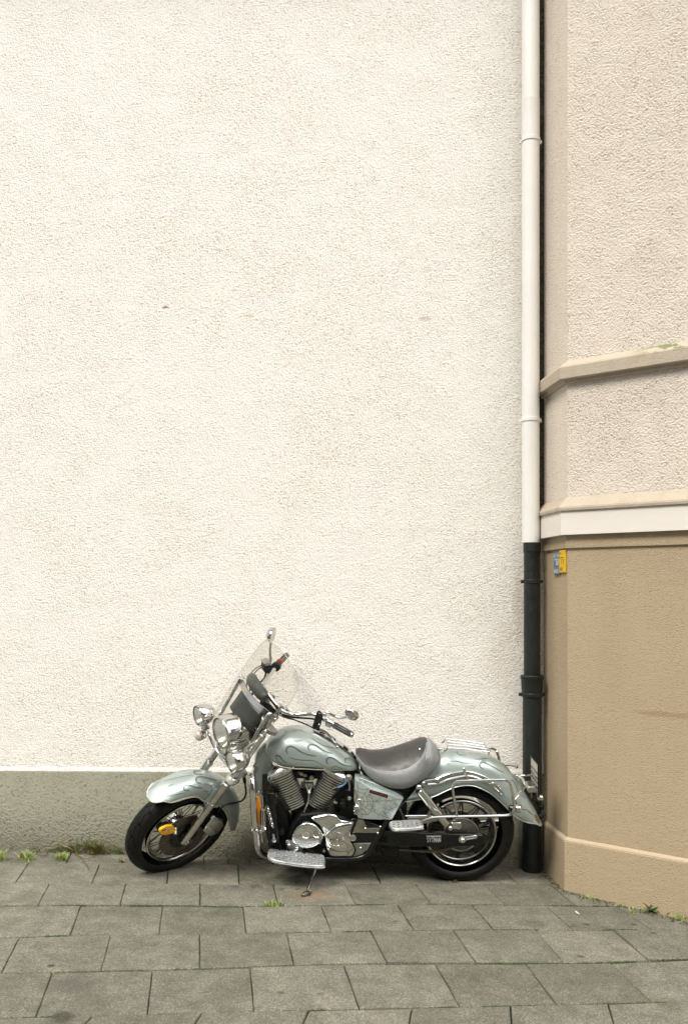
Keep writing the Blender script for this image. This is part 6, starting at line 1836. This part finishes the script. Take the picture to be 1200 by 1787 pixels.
# crumbs of soil and grit gathered along the foot of the walls
m = Mb()
for k in range(1600):
    r_ = random.random()
    if r_ < 0.7:
        q = V((PX0(random.uniform(-60, 930)), WALL_Y - abs(random.gauss(0, 0.022)) - 0.004, 0))
    elif r_ < 0.9:
        q = P1.lerp(P3, random.random() ** 1.3) + V((-0.03, -0.036, 0)) * (0.8 + abs(random.gauss(0, 0.7)))
    else:
        q = P0.lerp(P1, random.random()) + V((-0.034, -0.006, 0)) * (0.8 + abs(random.gauss(0, 0.7)))
    s_ = random.uniform(0.0025, 0.008)
    q.z = gz(q.x) + s_ * 0.2
    ang = random.uniform(0, 6.28)
    ux, uy = V((math.cos(ang), math.sin(ang), 0)), V((-math.sin(ang), math.cos(ang), 0))
    m.add([q + ux * s_, q + uy * s_ * 0.8, q - ux * s_ * 0.9, q - uy * s_, q + Z * s_ * 0.8], [(0, 1, 4), (1, 2, 4), (2, 3, 4), (3, 0, 4)])
tag(m.build('soil_crumbs', MT['soil'], None, 0), 'crumbs of soil and grit along the foot of the walls', 'soil', kind='stuff')
m = Mb()
for r_ in (2, 3, 4, 5):
    runs = [(random.uniform(-20, 1180), random.uniform(20, 90)) for _ in range(9)]
    if r_ == 2: runs += [(90, 60), (400, 70), (640, 30), (745, 20)]
    for x0_, ln_ in runs:
        for k in range(int(ln_ * 1.1)):
            x_ = x0_ + random.random() * ln_
            q = ground(x_, line_y(r_, x_)) + V((0, random.gauss(0, 0.003), 0))
            s_ = random.uniform(0.003, 0.0075)
            q.z = gz(q.x) - 0.006
            m.lathe(q, Z, [(0, s_), (s_ * 0.7, s_ * 0.8), (s_ * 1.1, s_ * 0.2)], 5)
for js, r_ in ((JOINTS[1], 1), (JOINTS[2], 2), (JOINTS[3], 3)):
    for (tx_, bx2) in js:
        if random.random() < 0.5: continue
        for k in range(26):
            f = random.random()
            x_ = tx_ + (bx2 - tx_) * f
            y_ = line_y(r_, tx_) + (line_y(r_ + 1, bx2) - line_y(r_, tx_)) * f
            q = ground(x_, y_); s_ = random.uniform(0.0025, 0.005); q.z = gz(q.x) - 0.006
            m.lathe(q, Z, [(0, s_), (s_ * 0.7, s_ * 0.8), (s_ * 1.1, s_ * 0.2)], 5)
tag(m.build('joint_moss', MT['moss'], None, 0), 'dark green moss in the joints between the pavers', 'moss', kind='stuff')
# creeping red stems
m = Mb()
for pts in ([(128, 1488), (140, 1497), (150, 1508), (156, 1520)], [(132, 1492), (150, 1499), (165, 1494), (172, 1486)], [(60, 1487), (75, 1494), (84, 1488)]):
    m.tube(spline([ground(x, y, 0.006 + 0.01 * math.sin(i * 1.7) ** 2) for i, (x, y) in enumerate(pts)], 5), 0.0016, 5)
tag(m.build('creeping_stem', MT['leaf_brown'], None), 'thin reddish creeping stems lying on the pavers below the dry weeds', 'weeds', kind='stuff')
# leafy weed by the tan wall
pw = ground(1133, 1592)
weed = thing('leafy_weed', 'small dark green leafy weed growing at the foot of the tan wall', 'plant', Matrix.Translation(pw))
def leaf(p, tip, w, mat, parent, name='leaf', up=Z, wav=0.15):
    ax = tip - p; Ln = ax.length; ax.normalize()
    s_ = ax.cross(up).normalized(); u_ = s_.cross(ax)
    m = Mb(); rows = []
    for k in range(8):
        f = k / 7
        ww = w * (math.sin(math.pi * min(1, f * 0.85 + 0.08)) ** 0.8) * (1 + wav * math.sin(f * 17))
        if k == 7: ww = 0.0005
        q = p + ax * (Ln * f) + u_ * (0.25 * Ln * math.sin(math.pi * f * 0.9) * 0.5)
        rows.append([q - s_ * ww + u_ * ww * 0.35, q, q + s_ * ww + u_ * ww * 0.35])
    m.rings(rows, False)
    return m.build(name, mat, parent, 60)
for (dx, dz, dy, w) in ((-0.055, 0.060, -0.01, 0.012), (0.075, 0.040, -0.02, 0.014), (-0.035, 0.022, -0.05, 0.010), (0.030, 0.012, -0.055, 0.011), (0.015, 0.050, -0.01, 0.010), (-0.06, 0.010, -0.03, 0.009), (0.05, 0.012, -0.04, 0.009)):
    leaf(pw, pw + V((dx, dy, dz)) * 0.85, w, MT['leaf'], weed)
pl = ground(788, 1541)
tag(leaf(pl + Z * 0.003, pl + V((0.035, -0.006, 0.010)), 0.012, MT['leaf_brown'], None, 'dead_leaf'), 'small brown dead leaf on the pavers under the rear tyre', 'leaf', 'dead leaves on the pavement')
for i, (px, py, lab) in enumerate(((950, 1507, 'brown dead leaf in the corner below the black drainpipe'), (1162, 1595, 'brown dead leaf at the foot of the tan wall beside the leafy weed'))):
    pl = ground(px, py + 3)
    tag(leaf(pl + Z * 0.003, pl + V((0.03, -0.01, 0.018)), 0.011, MT['leaf_brown'], None, 'dead_leaf'), lab, 'leaf', 'dead leaves on the pavement')
m = Mb(); m.tube(spline([ground(x, y, 0.005) for x, y in ((1003, 1590), (1006, 1593), (1011, 1596))], 5), [0.0015, 0.0022, 0.003, 0.0042, 0.005, 0.0055, 0.005, 0.0042, 0.003, 0.002, 0.001], 6)
tag(m.build('feather', MT['paper'], None), 'tiny white feather lying on the pavers near the tan wall', 'feather')
